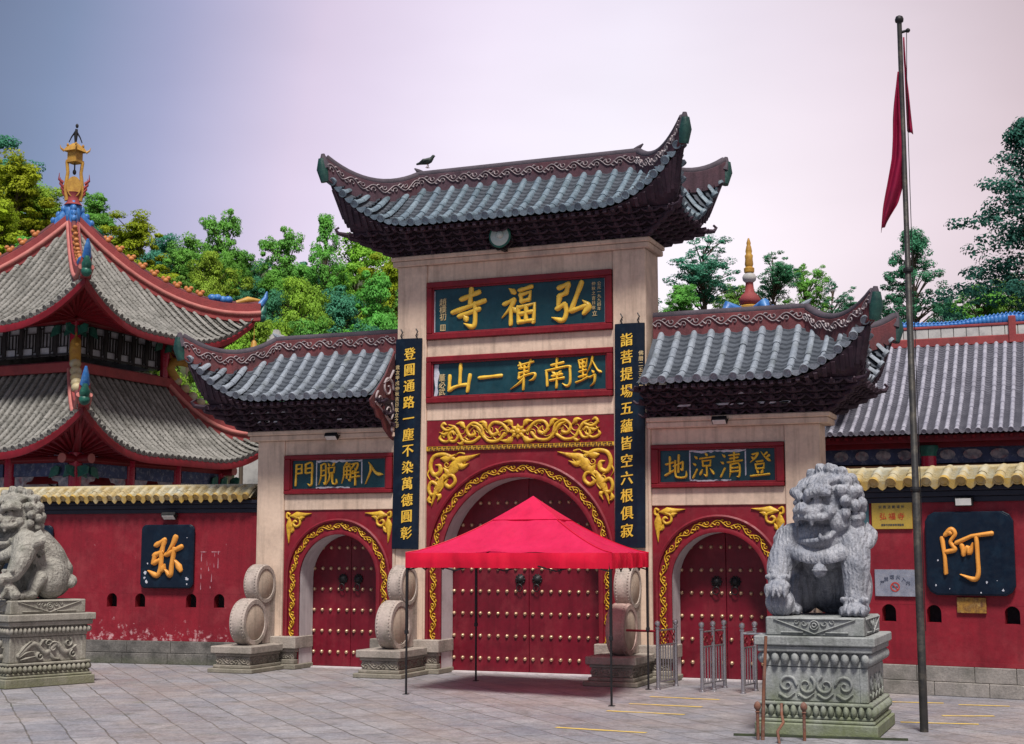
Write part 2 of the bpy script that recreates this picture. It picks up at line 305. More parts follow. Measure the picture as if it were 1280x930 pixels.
        link(o, parent); return o

def lerp(a, b, t): return a+(b-a)*t
def cat(pts, n):
    """Catmull-Rom through 2D/3D points, n samples"""
    P = [np.array(p, float) for p in pts]
    if len(P) == 2: return [tuple(P[0]+(P[1]-P[0])*i/(n-1)) for i in range(n)]
    P = [2*P[0]-P[1]]+P+[2*P[-1]-P[-2]]; m = len(P)-3; out = []
    for i in range(n):
        u = i/(n-1)*m; k = min(int(u), m-1); t = u-k; a, b, c, d = P[k:k+4]
        out.append(tuple(.5*((2*b)+(-a+c)*t+(2*a-5*b+4*c-d)*t*t+(-a+3*b-3*c+d)*t**3)))
    return out
PROF = {'h': [(0,.9),(.12,1.05),(.5,.72),(.85,.95),(1,.9)], 'p': [(0,1.0),(.2,1.05),(.6,.7),(1,.18)], 'n': [(0,.35),(.5,.75),(.8,1.3),(1,.2)],
        'd': [(0,.3),(.6,1.25),(1,.8)], 'g': [(0,.85),(.3,.8),(.8,.95),(1,.25)], 's': [(0,1),(1,.35)], 'l': [(0,.2),(.35,1.1),(1,.05)], 'c': [(0,.8),(1,.8)]}
def stroke(mb, pts, w, kind, fn, h, n=None, smooth=True):
    """a raised brush stroke: rounded cross-section ribbon mapped by fn(x, y, height)"""
    n = n or (6 if len(pts) == 2 else 5*len(pts))
    c = cat(pts, n) if smooth else list(pts); n = len(c); pr = PROF[kind]
    ws = [w*np.interp(i/(n-1), [a for a, _ in pr], [b for _, b in pr])/2 for i in range(n)]
    ds = []
    for i in range(n):
        a, b = c[max(i-1,0)], c[min(i+1,n-1)]; L = math.hypot(b[0]-a[0], b[1]-a[1]) or 1; ds.append(((b[0]-a[0])/L, (b[1]-a[1])/L))
    cc = [(c[0][0]-ds[0][0]*ws[0]*.6, c[0][1]-ds[0][1]*ws[0]*.6)]+c+[(c[-1][0]+ds[-1][0]*ws[-1]*.6, c[-1][1]+ds[-1][1]*ws[-1]*.6)]
    ww = [ws[0]*.55]+ws+[ws[-1]*.55]; dd = [ds[0]]+ds+[ds[-1]]
    sec = ((-1,0),(-.72,.75),(0,1),(.72,.75),(1,0)); vs = []
    for (x, y), q, (dx, dy) in zip(cc, ww, dd): vs += [fn(x-dy*q*a, y+dx*q*a, h*b) for a, b in sec]
    k = 5; m = len(cc); fs = [(i*k+j, i*k+j+1, (i+1)*k+j+1, (i+1)*k+j) for i in range(m-1) for j in range(4)]
    fs += [(4,3,2,1,0), tuple((m-1)*k+j for j in range(5))]
    mb.add(vs, fs)
def spiral(cx, cy, r0, a0, turns, n=14, shrink=.15):
    return [(cx+r0*(1-(1-shrink)*i/(n-1))*math.cos(a0+2*PI*turns*i/(n-1)), cy+r0*(1-(1-shrink)*i/(n-1))*math.sin(a0+2*PI*turns*i/(n-1))) for i in range(n)]
def vine(L, H, lam=None, w=.14):
    """scrolling vine along 0..L, height 0..H: a wave with a curl in every hollow"""
    lam = lam or H*2.6; nh = max(2, round(L/(lam/2))); hl = L/nh; out = []
    out.append(([(hl*i/4, H/2+H*.34*math.sin(PI*i/4)) for i in range(nh*4+1)], H*w, 'c'))
    for i in range(nh):
        sg = 1 if i % 2 == 0 else -1; cx = hl*(i+.5)
        out.append(([(cx-hl*.52, H/2+sg*H*.02)]+spiral(cx+hl*.02, H/2-sg*H*.16, H*.30, PI+0.3*sg, -.95*sg, 9, .25), H*w*.95, 's'))
        out.append(([(cx+hl*.2, H/2+sg*H*.25), (cx+hl*.42, H/2+sg*H*.42), (cx+hl*.62, H/2+sg*H*.36)], H*w*1.1, 'l'))
    return out
def pathmap(pts, nrm):
    """map (s, height, depth) onto a 3D path; nrm(i)->outward normal"""
    P = np.array(pts, float); d = np.r_[0, np.cumsum(np.linalg.norm(np.diff(P, axis=0), axis=1))]
    def f(s, hh, dd):
        q = [np.interp(s, d, P[:, k]) for k in range(3)]; n = nrm
        return (q[0]+n[0]*dd, q[1]+n[1]*dd, q[2]+n[2]*dd+hh)
    return f, d[-1]

# lettering with the built-in typeface, turned into meshes
_gl = {}
def glyph(ch):
    if ch in _gl: return _gl[ch]
    c = bpy.data.curves.new('glyph', 'FONT'); c.body = ch; c.size = 1; c.resolution_u = 2
    o = bpy.data.objects.new('glyph', c); COL.objects.link(o); dg = bpy.context.evaluated_depsgraph_get(); dg.update()
    m = bpy.data.meshes.new_from_object(o.evaluated_get(dg)); v = [tuple(p.co)[:2] for p in m.vertices]; f = [tuple(p.vertices) for p in m.polygons]
    ed = {}
    for p in f:
        for i in range(len(p)):
            e = (p[i], p[(i+1) % len(p)]); ed[frozenset(e)] = None if frozenset(e) in ed else e
    bd = [e for e in ed.values() if e]
    COL.objects.unlink(o); bpy.data.objects.remove(o); bpy.data.curves.remove(c); bpy.data.meshes.remove(m)
    _gl[ch] = (v, f, bd); return _gl[ch]
def put_glyph(mb, ch, cx, cy, size, fn, h, sx=1.0, skew=.06):
    v, f, bd = glyph(ch)
    if not v: return
    X = [p[0] for p in v]; Y = [p[1] for p in v]; mx, my = (min(X)+max(X))/2, (min(Y)+max(Y))/2
    def q(p, d): x, y = (p[0]-mx)*size*sx, (p[1]-my)*size; return fn(cx+x, cy+y+x*skew, d)
    n = len(v)
    mb.add([q(p, h) for p in v]+[q(p, 0) for p in v], f+[(a, b, b+n, a+n) for a, b in bd])
# hand-brushed characters: (stroke kind, points) in a 100-unit box, y down
HAND = {
'寺': (11, 'h 28,26 82,10;h 58,0 54,38;h 3,58 98,33;h 22,69 82,53;g 68,38 69,70 67,92 58,97 38,88;d 38,68 45,80'),
'福': (9.5, 'd 24,8 40,20;h 8,46 38,35;p 38,36 26,56 3,80;h 28,55 27,98;d 32,55 44,66;h 52,14 88,6;h 55,24 58,43;h 54,26 84,19 79,39;h 57,42 80,38;h 48,55 50,95;h 48,57 95,49 91,96;h 52,73 90,68;h 71,55 70,90;h 50,93 92,90'),
'弘': (11, 'h 19,15 48,6;h 46,8 40,28;h 19,36 42,27;p 22,34 15,68;h 14,66 37,55;g 37,56 40,76 30,95 1,87;h 83,4 53,72;h 52,74 94,63;d 86,50 101,64 88,82'),
'山': (11, 'h 54,3 50,74;h 9,40 6,92;h 6,92 28,81 58,75 86,74;h 93,40 82,98'),
'一': (15, 'h 4,56 96,46'),
'第': (7.5, 'h 32,18 92,6;h 37,8 42,23;h 81,0 72,22;h 35,28 76,25 70,39;h 34,44 70,38;h 35,42 32,61;g 32,62 60,52 93,46 98,54 90,66 74,71;h 56,20 50,100;p 52,64 30,80 0,97'),
'南': (8, 'h 25,22 73,14;h 47,0 44,33;h 5,40 8,91;g 4,40 90,28 97,40 97,84 84,94 68,85;d 28,45 39,53;d 64,42 54,52;h 28,59 67,54;h 20,73 74,66;h 48,50 44,99'),
'黔': (6.5, 'h 11,13 16,37;h 11,11 44,5 38,32;h 16,36 38,32;d 19,18 23,25;d 34,14 30,22;h 26,10 27,66;h 13,49 39,43;h 11,66 41,60;h 0,84 22,78 46,67;p 65,0 58,25 42,57;n 63,12 83,45 100,54;d 62,46 68,54;h 53,69 74,61;p 73,61 70,86 55,99'),
'入': (10, 'p 32,18 30,42 5,97;n 22,3 38,24 62,50 99,57'),
'解': (6.5, 'p 30,0 12,22;h 24,9 46,6 38,20;p 15,22 13,60 3,92;g 15,22 48,20 48,78 38,74;h 16,38 46,36;h 15,55 46,53;h 31,22 30,70;g 55,9 88,5 82,30 73,26;p 71,8 54,31;p 66,38 57,52;h 60,49 94,44;h 52,67 99,61;h 77,34 76,100'),
'脱': (6.5, 'p 12,10 12,60 1,95;g 12,10 37,8 37,90 27,85;h 14,34 36,32;h 13,57 36,54;d 52,2 59,15;d 87,0 76,14;h 54,22 57,45;h 54,22 87,20 83,43;h 57,45 83,42;p 63,46 58,72 41,97;g 75,44 76,84 86,94 99,88 98,72'),
'門': (7.5, 'h 8,6 4,98;h 8,6 38,4 38,44;h 8,25 38,22;h 8,45 38,42;h 60,4 60,42;g 60,4 94,0 95,60 94,92 84,98 74,90;h 60,23 92,20;h 60,43 92,40'),
'登': (7.5, 'h 18,10 43,5;p 42,7 28,26 8,42;d 13,19 25,29;n 56,1 76,24 99,38;p 82,3 66,17;p 92,14 75,26;h 36,39 64,36;h 31,49 34,67;h 31,50 69,46 66,65;h 34,67 66,64;d 36,72 43,83;d 64,70 56,83;h 10,95 92,88'),
'清': (7, 'd 10,8 22,18;d 3,36 15,44;h 2,96 21,62;h 40,12 85,8;h 44,25 80,20;h 33,39 98,32;h 62,0 62,38;p 46,48 45,78 41,99;g 46,48 83,46 84,92 72,96;h 48,62 81,60;h 47,77 81,74'),
'涼': (7, 'd 10,12 22,22;d 3,40 15,48;h 2,98 21,64;d 58,0 67,11;h 34,22 99,15;h 46,32 48,52;h 46,32 83,29 79,51;h 48,52 80,50;g 64,53 64,90 52,84;d 46,64 34,86;d 80,62 96,84'),
'地': (8, 'h 4,42 38,34;h 22,12 22,78;h 1,86 41,66;h 40,50 82,33;g 81,34 79,64 70,60;h 63,6 60,74;g 47,28 47,82 58,95 93,93 97,70'),
'弥': (12, 'h 20,22 48,8;h 46,10 38,38;h 16,47 41,38;h 18,46 14,66;h 14,67 37,58;g 38,40 36,80 25,98 0,86;p 80,0 70,22 52,46;h 52,46 99,25;g 77,30 70,70 66,97 51,83;d 49,70 41,86;d 81,60 98,86'),
'阿': (8, 'h 4,20 8,55 9,88;h 10,15 22,4 29,13 20,28 28,42 12,47;d 14,8 22,12;h 31,30 60,17 99,12;h 41,34 44,53;g 44,51 52,38 55,50 62,30;g 69,20 70,60 70,88 62,99 37,90'),
}
def put_hand(mb, ch, cx, cy, w, hgt, fn, h, k=1.0):
    """one brushed character centred at cx, cy filling w x hgt"""
    sw, st = HAND[ch]; i = 0
    for s in st.split(';'):
        kd, *pp = s.split(); pts = [tuple(float(a) for a in p.split(',')) for p in pp]
        q = [(cx+(x-50)/100*w, cy-(y-50)/100*hgt) for x, y in pts]
        hh = h*(1+.03*i); i += 1
        sharp = kd == 'h' and len(pts) == 3
        stroke(mb, q, sw/100*(w+hgt)/2*k*1.12, kd, fn, hh, smooth=not sharp)
# ------------------------------------------------------------------ tiled roofs
def resample(p, step):
    P = np.array(p, float); d = np.r_[0, np.cumsum(np.linalg.norm(np.diff(P, axis=0), axis=1))]; n = max(1, int(round(d[-1]/step)))
    s = np.linspace(0, d[-1], n+1); return np.stack([np.interp(s, d, P[:, k]) for k in range(P.shape[1])], 1), d[-1]
def tile_field(mt, mp_, T, cols, prof, r, seg=.3, drip=.11, pan=True, na=6, ends=None, deck=True):
    """barrel tiles in columns (x = cols) down prof(x) = [(y, z)...] from top to eave, pan tiles between, round end discs and drip tongues"""
    ends = ends or mt
    if deck:
        xs = np.linspace(cols[0]-(cols[1]-cols[0])*.5, cols[-1]+(cols[-1]-cols[-2])*.5, 2*len(cols)+1); Tk = mp_.T; mp_.T = None
        mp_.loft([[T(x, y, z-.035) for y, z in prof(x)] for x in xs], closed=False, cap=False); mp_.T = Tk
    for x in cols:
        q, L = resample(prof(x), seg)
        if L < .06: continue
        rings = []
        jx = random.uniform(-.018, .018)
        for i in range(len(q)-1):
            (y0, z0), (y1, z1) = q[i], q[i+1]; l = math.hypot(y1-y0, z1-z0) or 1; ny, nz = -(z1-z0)/l, (y1-y0)/l
            if nz < 0: ny, nz = -ny, -nz
            jr = random.uniform(.93, 1.06)
            for yy, zz, rr in ((y0, z0, r*.88*jr), (y1, z1, r*jr)):
                rings.append([T(x+jx+rr*math.cos(PI*k/na), yy+ny*rr*math.sin(PI*k/na), zz+nz*rr*math.sin(PI*k/na)) for k in range(na+1)])
        Tk = mt.T; mt.T = None
        mt.loft(rings, closed=False, cap=False)
        y1, z1 = q[-1]; y0, z0 = q[-2]; l = math.hypot(y1-y0, z1-z0) or 1; ty, tz = (y1-y0)/l, (z1-z0)/l; ny, nz = -tz, ty
        if nz < 0: ny, nz = -ny, -nz
        R1 = r*1.08; rg = []
        for d in (-.03, .035, .035, .02):
            rr = R1 if len(rg) < 2 else R1*.78
            rg.append([T(x+jx+rr*math.cos(2*PI*k/12), y1+ty*d+ny*rr*math.sin(2*PI*k/12)+ny*.2*r, z1+tz*d+nz*rr*math.sin(2*PI*k/12)+nz*.2*r) for k in range(12)])
        mt.T = Tk; Tk = ends.T; ends.T = None; ends.loft(rg); ends.T = Tk
    if not pan: return
    for a, b in zip(cols[:-1], cols[1:]):
        x = (a+b)/2; q, L = resample(prof(x), seg*.5)
        if L < .1 or b-a > 1.2: continue
        xa, xb = a+r*.6, b-r*.6; rings = []
        for i in range(len(q)-1):
            (y0, z0), (y1, z1) = q[i], q[i+1]
            for yy, zz, up in ((y0, z0, -.012), (y1, z1, .028)):
                rings.append([T(xa, yy, zz+up+.012), T(x, yy, zz+up-.02), T(xb, yy, zz+up+.012)])
        Tk = mp_.T; mp_.T = None; mp_.loft(rings, closed=False, cap=False); mp_.T = Tk
        if drip:
            y1, z1 = q[-1]; w = (b-a)/2-r*.3; out = [(-1, .0), (-.75, -.5), (-.35, -.85), (0, -1), (.35, -.85), (.75, -.5), (1, 0), (.5, .0), (-.5, .0)]
            mt2 = ends; Tk = mt2.T; mt2.T = None
            mt2.prism(out, lambda u, v, d: T(x+u*w, y1+d+v*.03, z1+.03+v*drip), 0, .025); mt2.T = Tk

class Hip:
    """hipped roof with strongly upturned corners in a local frame centred on the ridge"""
    def __init__(s, xr, xt, dm, dt, zr, ze, zt, xs, low, ys=.3, pw=2.2, zes=None, xm=None):
        s.xr, s.xt, s.dm, s.dt, s.zr, s.ze, s.zt, s.xs, s.low, s.ys, s.pw = xr, xt, dm, dt, zr, ze, zt, xs, low, ys, pw
        s.zes = ze if zes is None else zes; s.xm = xm or xt-.3
    def hipz(s, t):
        # quadratic through zr at 0, low at .45, zt at 1
        a, b, c = s.zr, s.low, s.zt; t0 = .45
        return a*(t-t0)*(t-1)/(t0)+b*t*(t-1)/(t0*(t0-1))+c*t*(t-t0)/(1-t0)
    def hip(s, t): return (s.xr+(s.xt-s.xr)*t, s.dt*t, s.hipz(t))
    def front(s, x, n=9):
        ax = abs(x); u = max(0, (ax-s.xs)/(s.xt-s.xs)); ye = s.dm+(s.dt-s.dm)*u**1.6; ze = s.ze+(s.zt-s.ze)*u**s.pw
        if ax <= s.xr: yt, zt = 0, s.zr
        else: t = min(1, (ax-s.xr)/(s.xt-s.xr)); yt, zt = s.dt*t, s.hipz(t)
        return [(lerp(yt, ye, i/n), zt+(ze-zt)*(1-(1-i/n)**1.35)) for i in range(n+1)]
    def side(s, y, n=9):
        ay = abs(y); u = max(0, (ay-s.ys)/(s.dt-s.ys)); xe = s.xm+(s.xt-s.xm)*u**1.6; ze = s.zes+(s.zt-s.zes)*u**(s.pw*.8)
        t = ay/s.dt; xt, zt = s.xr+(s.xt-s.xr)*t, s.hipz(t)
        return [(lerp(xt, xe, i/n), zt+(ze-zt)*(1-(1-i/n)**1.35)) for i in range(n+1)]

def band(mb, path, h, w, cap=None, capr=.09, T=None, ledge=None):
    """a ridge wall of height h, thickness w along a path of base points, with a rounded cap"""
    P = [Vector(p) for p in path]; n = len(P); rg = []; tp = []
    for i, p in enumerate(P):
        d = P[min(i+1, n-1)]-P[max(i-1, 0)]; d.z = 0; d = d.normalized() if d.length > 1e-6 else Vector((1, 0, 0)); s = Vector((-d.y, d.x, 0))*w/2
        rg.append([p-s-Vector((0,0,.12)), p+s-Vector((0,0,.12)), p+s+Vector((0,0,h)), p-s+Vector((0,0,h))]); tp.append(p+Vector((0,0,h+capr*.3)))
    mb.loft(rg)
    if cap: cap.tube(tp, capr, 10)
    if ledge:
        for sg in (-1, 1):
            lp = []
            for i, p in enumerate(P):
                d = P[min(i+1, n-1)]-P[max(i-1, 0)]; d.z = 0; d = d.normalized(); s = Vector((-d.y, d.x, 0))*w/2*sg
                lp.append(p+s+Vector((0,0,h*ledge[1])))
            ledge[0].tube(lp, ledge[2], 8)

def gate_roof(root, name, H, cx, cy, x0, x1, half, zb, zb2, sides, tmat, flip=1, brk=(), r=.079, gap=.335, rmat=None, chips=0):
    """tiled, bracketed roof of the gate: x0..x1 tiled range in local x; sides = which ends are hipped"""
    F = lambda x, y, z: (cx+flip*x, cy-y, z); B = lambda x, y, z: (cx+flip*x, cy+y, z)
    t = MB(); p = MB()
    def even(a, b, prof):      # columns evenly spaced along the rising eave line
        q = np.linspace(a, b, 400); e = np.array([prof(x)[-1] for x in q]); d = np.r_[0, np.cumsum(np.sqrt(np.diff(q)**2+.8*np.diff(e[:, 1])**2))]
        n = int(round(d[-1]/gap)); return [float(np.interp(d[-1]*(i+.5)/n, d, q)) for i in range(n)]
    cols = even(x0, x1, H.front)
    for T in (F, B): tile_field(t, p, T, cols, H.front, r)
    for sx in sides:
        S = lambda y, x, z, sx=sx: (cx+flip*sx*x, cy+y, z)
        tile_field(t, p, S, even(-H.dt, H.dt, H.side), H.side, r)
    ro = t.done(name, tmat, root, smooth=50)
    p.done('pan_tiles', PAN, ro, smooth=30)
    # ridges
    rb = MB(); rc = MB(); hb = .34
    main = [(x, 0, H.zr-.02) for x in np.linspace(x0 if -1 not in sides else -H.xr, H.xr if 1 in sides else x1, 12)]
    hips = [[(sx*H.hip(tt)[0], sy*H.hip(tt)[1], H.hip(tt)[2]-.02) for tt in np.linspace(0, 1.03, 14)] for sx in sides for sy in (-1, 1)]
    W = lambda pts: [F(*q) for q in pts]
    for q in [main]+hips: band(rb, W(q), hb, .17, rc, .085)
    for q in hips:      # dark finial curling up from each tip
        a, b = Vector(q[-2]), Vector(q[-1]); d = (b-a).normalized()
        rc.tube([F(*(b+Vector((0,0,hb*.4)))), F(*(b+d*.05+Vector((0,0,hb*.75)))), F(*(b+d*.08+Vector((0,0,hb+.07))))], [.13, .10, .04], 8)
    ri = rb.done('ridge', rmat or RIDGE, ro, bevel=.012); rc.done('ridge_cap', RIDGEC, ro, smooth=40)
    scm = MB()
    lines = [main]+[q for q in hips if q[-1][1] > 0]
    for q in lines:
        w = W(q); w = w if w[0][0] < w[-1][0] else w[::-1]
        dx, dy = w[-1][0]-w[0][0], w[-1][1]-w[0][1]; l = math.hypot(dx, dy); nn = (dy/l, -dx/l) if dx > 0 else (-dy/l, dx/l)
        f, L = pathmap([(a+nn[0]*.087, b+nn[1]*.087, c+.085) for a, b, c in w], (nn[0], nn[1], 0))
        for pts, ww, kd in vine(L, .22, .50, .12): stroke(scm, pts, ww, kd, f, .03)
    scm.done('scroll_relief', WSCROLL, ro, smooth=60)
    sp_ = MB()
    for sx in sides:     # little upturned tile at each end of the main ridge
        b = Vector((sx*H.xr, 0, H.zr+hb+.04)); sp_.tube([F(*(b-Vector((sx*.16,0,0)))), F(*(b+Vector((0,0,.05)))), F(*(b+Vector((sx*.10,0,.13))))], [.03,.055,.015], 8)
    sp_.done('ridge_end_tile', RIDGEC if rmat else tmat, ro, smooth=40)
    # corner end plates in green glaze
    for q in hips:
        gp = MB(); b = Vector(q[-1]); gp.tube([F(*(b+Vector((0,0,-.16)))), F(*(b+Vector((.05*np.sign(b.x),.05*np.sign(b.y),.1)))), F(*(b+Vector((.06*np.sign(b.x),.06*np.sign(b.y),hb))))], [.10,.13,.08], 8)
        gp.ball(F(*(b+Vector((.08*np.sign(b.x), .08*np.sign(b.y), .2)))), (.07, .07, .12), 8, 6)
        gp.done('tip_ornament', DGREEN, ro, smooth=50)
    # soffit boards between eave and bracket top, rafter ends under each tile
    sf = MB(); nx = 40
    xs_ = np.linspace(x0, x1, nx+1)
    bx0, bx1, by = brk
    for T in (F, B):
        rows = []
        for x in xs_:
            pr = H.front(x)[-1]; xi = min(max(x, bx0+.0), bx1)
            rows.append([T(x, pr[0]-.03, pr[1]-.10), T(lerp(x, xi, .5), lerp(pr[0], by, .5), lerp(pr[1]-.13, zb2, .62)), T(xi, by, zb2)])
        sf.loft(rows, closed=False, cap=False)
        for x in np.arange(x0+.12, x1, gap/2):
            pr = H.front(x)[-1]; xi = min(max(x, bx0), bx1)
            sf.bar(T(x, pr[0]-.05, pr[1]-.13), T(lerp(x, xi, .6), lerp(pr[0], by, .6), lerp(pr[1]-.16, zb2, .62)-.03), .075)
    for sx in sides:
        rows = []; bx = bx1 if sx > 0 else -bx0
        for y in np.linspace(-H.dt, H.dt, 20):
            pr = H.side(y)[-1]; yi = min(max(y, -by), by)
            rows.append([(cx+flip*sx*(pr[0]-.03), cy+y, pr[1]-.10), (cx+flip*sx*lerp(pr[0], bx, .5), cy+lerp(y, yi, .5), lerp(pr[1]-.13, zb2, .62)), (cx+flip*sx*bx, cy+yi, zb2)])
        sf.loft(rows, closed=False, cap=False)
        for y in np.arange(-H.dt+.1, H.dt, gap/2):
            pr = H.side(y)[-1]; yi = min(max(y, -by), by)
            sf.bar((cx+flip*sx*(pr[0]-.05), cy+y, pr[1]-.13), (cx+flip*sx*lerp(pr[0], bx, .6), cy+lerp(y, yi, .6), lerp(pr[1]-.16, zb2, .62)-.03), .075)
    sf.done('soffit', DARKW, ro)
    # bracket sets: stepped tiers of beams, blocks and curved arms flaring outwards
    bk = MB(); core = MB(); tiers = 5
    a0, a1, d0 = half  # footprint of the wall top: x from a0 to a1, half depth d0
    for k in range(tiers):
        u = k/(tiers-1); X0 = lerp(a0, bx0, u) if -1 in sides else a0; X1 = lerp(a1, bx1, u) if 1 in sides else a1; D = lerp(d0, by, u); z = lerp(zb, zb2, (k+.5)/tiers); dz = (zb2-zb)/tiers
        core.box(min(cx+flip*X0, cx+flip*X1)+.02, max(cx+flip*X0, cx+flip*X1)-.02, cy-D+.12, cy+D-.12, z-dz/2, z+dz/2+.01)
        for yy in (-D, D): bk.box(min(cx+flip*X0, cx+flip*X1), max(cx+flip*X0, cx+flip*X1), cy+yy-.03, cy+yy+.03, z+dz*.1, z+dz*.42)
        for sx in sides:
            X = X1 if sx > 0 else X0; bk.box(cx+flip*X-.03, cx+flip*X+.03, cy-D+.032, cy+D-.032, z+dz*.1, z+dz*.42)
        st = .40; nb = int((X1-X0)/st); off = (k % 2)*.5
        for i in range(nb+1):
            x = X0+(i+off)*(X1-X0)/max(1, nb)
            if x > X1+.01: continue
            for sgn in (-1, 1):
                y = cy+sgn*D; wx = cx+flip*x
                bk.box(wx-.055, wx+.055, y-.075+sgn*.03, y+.075+sgn*.03, z-dz*.5, z+dz*.12)
                bk.tube([(wx-.19, y+sgn*.02, z+dz*.2), (wx-.12, y+sgn*.02, z-dz*.28), (wx, y+sgn*.02, z-dz*.42), (wx+.12, y+sgn*.02, z-dz*.28), (wx+.19, y+sgn*.02, z+dz*.2)], .03, 6)
                bk.tube([(wx, y-sgn*.12, z-dz*.2), (wx, y+sgn*.1, z-dz*.1), (wx, y+sgn*.17, z+dz*.25)], [.05, .045, .02], 6)
        for sx in sides:
            X = X1 if sx > 0 else X0
            for y in np.arange(-D, D+.01, .36):
                wx = cx+flip*X; s2 = flip*sx
                bk.box(wx-.075+s2*.03, wx+.075+s2*.03, cy+y-.055, cy+y+.055, z-dz*.5, z+dz*.12)
                bk.tube([(wx-s2*.12, cy+y, z-dz*.2), (wx+s2*.1, cy+y, z-dz*.1), (wx+s2*.17, cy+y, z+dz*.25)], [.05, .045, .02], 6)
            for sy in (-1, 1):   # diagonal corner arms with looped ends
                c0 = Vector((cx+flip*X, cy+sy*D, z)); dg = Vector((flip*sx, sy, 0)).normalized()
                bk.tube([c0-dg*.2, c0+dg*.18, c0+dg*.34+Vector((0,0,.02)), c0+dg*.40+Vector((0,0,.10)), c0+dg*.33+Vector((0,0,.15))], [.06,.055,.045,.035,.025], 8)
    if chips:
        ch = MB(); random.seed(chips); z = [lerp(zb, zb2, .3), lerp(zb, zb2, .62)]
        for i in range(14):
            k = i % 2; x = x0+.5+(half[1]-x0-.7)*random.random(); D = lerp(d0, by, .28+.34*k)+.035; wx = cx+flip*x; w_ = random.uniform(.05, .17); hh = random.uniform(.025, .05)
            ch.prism([(wx-w_, 0), (wx+w_*.8, .006), (wx+w_, hh), (wx-w_*.7, hh*.9)], lambda a, b_, d: (a, cy-D-d, z[k]+b_), 0, .01)
        ch.done('white_chips', WHITEP, ro)  # small white slivers scattered along the front brackets
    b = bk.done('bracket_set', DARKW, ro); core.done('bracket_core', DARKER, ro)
    return ro
# ------------------------------------------------------------------ ground
def paving():
    m = bpy.data.materials.new('diagonal_stone_paving'); m.use_nodes = True; t = m.node_tree; N = t.nodes; L = t.links; b = N['Principled BSDF']
    co = N.new('ShaderNodeTexCoord'); mp = N.new('ShaderNodeMapping'); mp.inputs['Rotation'].default_value = (0, 0, R(46)); L.new(co.outputs['Object'], mp.inputs['Vector'])
    nd = N.new('ShaderNodeTexNoise'); nd.inputs['Scale'].default_value = 1.3; L.new(co.outputs['Object'], nd.inputs['Vector'])
    wv = N.new('ShaderNodeMix'); wv.data_type = 'RGBA'; wv.blend_type = 'LINEAR_LIGHT'; wv.inputs['Factor'].default_value = .035; L.new(mp.outputs[0], wv.inputs['A']); L.new(nd.outputs['Color'], wv.inputs['B'])
    br = N.new('ShaderNodeTexBrick'); br.inputs['Scale'].default_value = 1; br.inputs['Brick Width'].default_value = .98; br.inputs['Row Height'].default_value = .52
    br.inputs['Mortar Size'].default_value =   .014; br.inputs['Mortar Smooth'].default_value = .3; br.inputs['Bias'].default_value = 0; br.offset = .43; br.squash = .8; br.squash_frequency = 3
    br.inputs['Color1'].default_value = (.30, .29, .31, 1); br.inputs['Color2'].default_value = (.215, .215, .245, 1); br.inputs['Mortar'].default_value = (.10, .096, .09, 1)
    L.new(wv.outputs['Result'], br.inputs['Vector'])
    def nz(s, d=6, r=.6):
        n = N.new('ShaderNodeTexNoise'); n.inputs['Scale'].default_value = s; n.inputs['Detail'].default_value = d; n.inputs['Roughness'].default_value = r; L.new(co.outputs['Object'], n.inputs['Vector']); return n
    def mr(src, a, bb, lo, hi):
        n = N.new('ShaderNodeMapRange'); n.inputs[1].default_value = a; n.inputs[2].default_value = bb; n.inputs[3].default_value = lo; n.inputs[4].default_value = hi; L.new(src, n.inputs[0]); return n.outputs[0]
    def mix(f, a, c, bt='MIX'):
        n = N.new('ShaderNodeMix'); n.data_type = 'RGBA'; n.blend_type = bt; L.new(f, n.inputs['Factor']); L.new(a, n.inputs['A'])
        n.inputs['B'].default_value = (*c, 1); return n.outputs['Result']
    col = mix(mr(nz(.55).outputs['Fac'], .42, .62, 0, .5), br.outputs['Color'], (.30, .245, .22))
    col = mix(mr(nz(.33, 8, .7).outputs['Fac'], .5, .68, 0, .75), col, (.155, .16, .195))
    col = mix(mr(nz(1.7, 8, .7).outputs['Fac'], .53, .68, 0, .65), col, (.115, .11, .10))
    v = N.new('ShaderNodeVectorMath'); v.operation = 'SCALE'; L.new(col, v.inputs[0]); fm = N.new('ShaderNodeMath'); fm.operation = 'MULTIPLY'; L.new(mr(nz(22, 4).outputs['Fac'], .3, .7, .84, 1.16), fm.inputs[0]); L.new(mr(nz(5.5, 7, .7).outputs['Fac'], .3, .7, .74, 1.2), fm.inputs[1]); L.new(fm.outputs[0], v.inputs['Scale'])
    gm = mix(mr(nz(.8, 7, .7).outputs['Fac'], .60, .74, 0, .45), v.outputs[0], (.13, .155, .075))
    L.new(gm, b.inputs['Base Color']); L.new(mr(nz(.7, 7).outputs['Fac'], .35, .65, .38, .75), b.inputs['Roughness']); b.inputs['Specular IOR Level'].default_value = .4
    bp = N.new('ShaderNodeBump'); bp.inputs['Strength'].default_value = .5; bp.inputs['Distance'].default_value = .012
    ad = N.new('ShaderNodeMath'); ad.operation = 'MULTIPLY_ADD'; L.new(nz(9, 6).outputs['Fac'], ad.inputs[0]); ad.inputs[1].default_value = .9
    iv = N.new('ShaderNodeMath'); iv.operation = 'SUBTRACT'; iv.inputs[0].default_value = 1; L.new(br.outputs['Fac'], iv.inputs[1]); L.new(iv.outputs[0], ad.inputs[2])
    L.new(ad.outputs[0], bp.inputs['Height']); L.new(bp.outputs[0], b.inputs['Normal']); return m
PAVE = paving()
g = MB(); g.grid(lambda u, v: (-45+90*u, -45+62*v, 0), 8, 8)
gs = tag(g.done('paved_square', PAVE), kind='structure')
SOIL = mat('forest_floor', (.05, .06, .025), (.035, .045, .02), .2, .95, .3, 2)
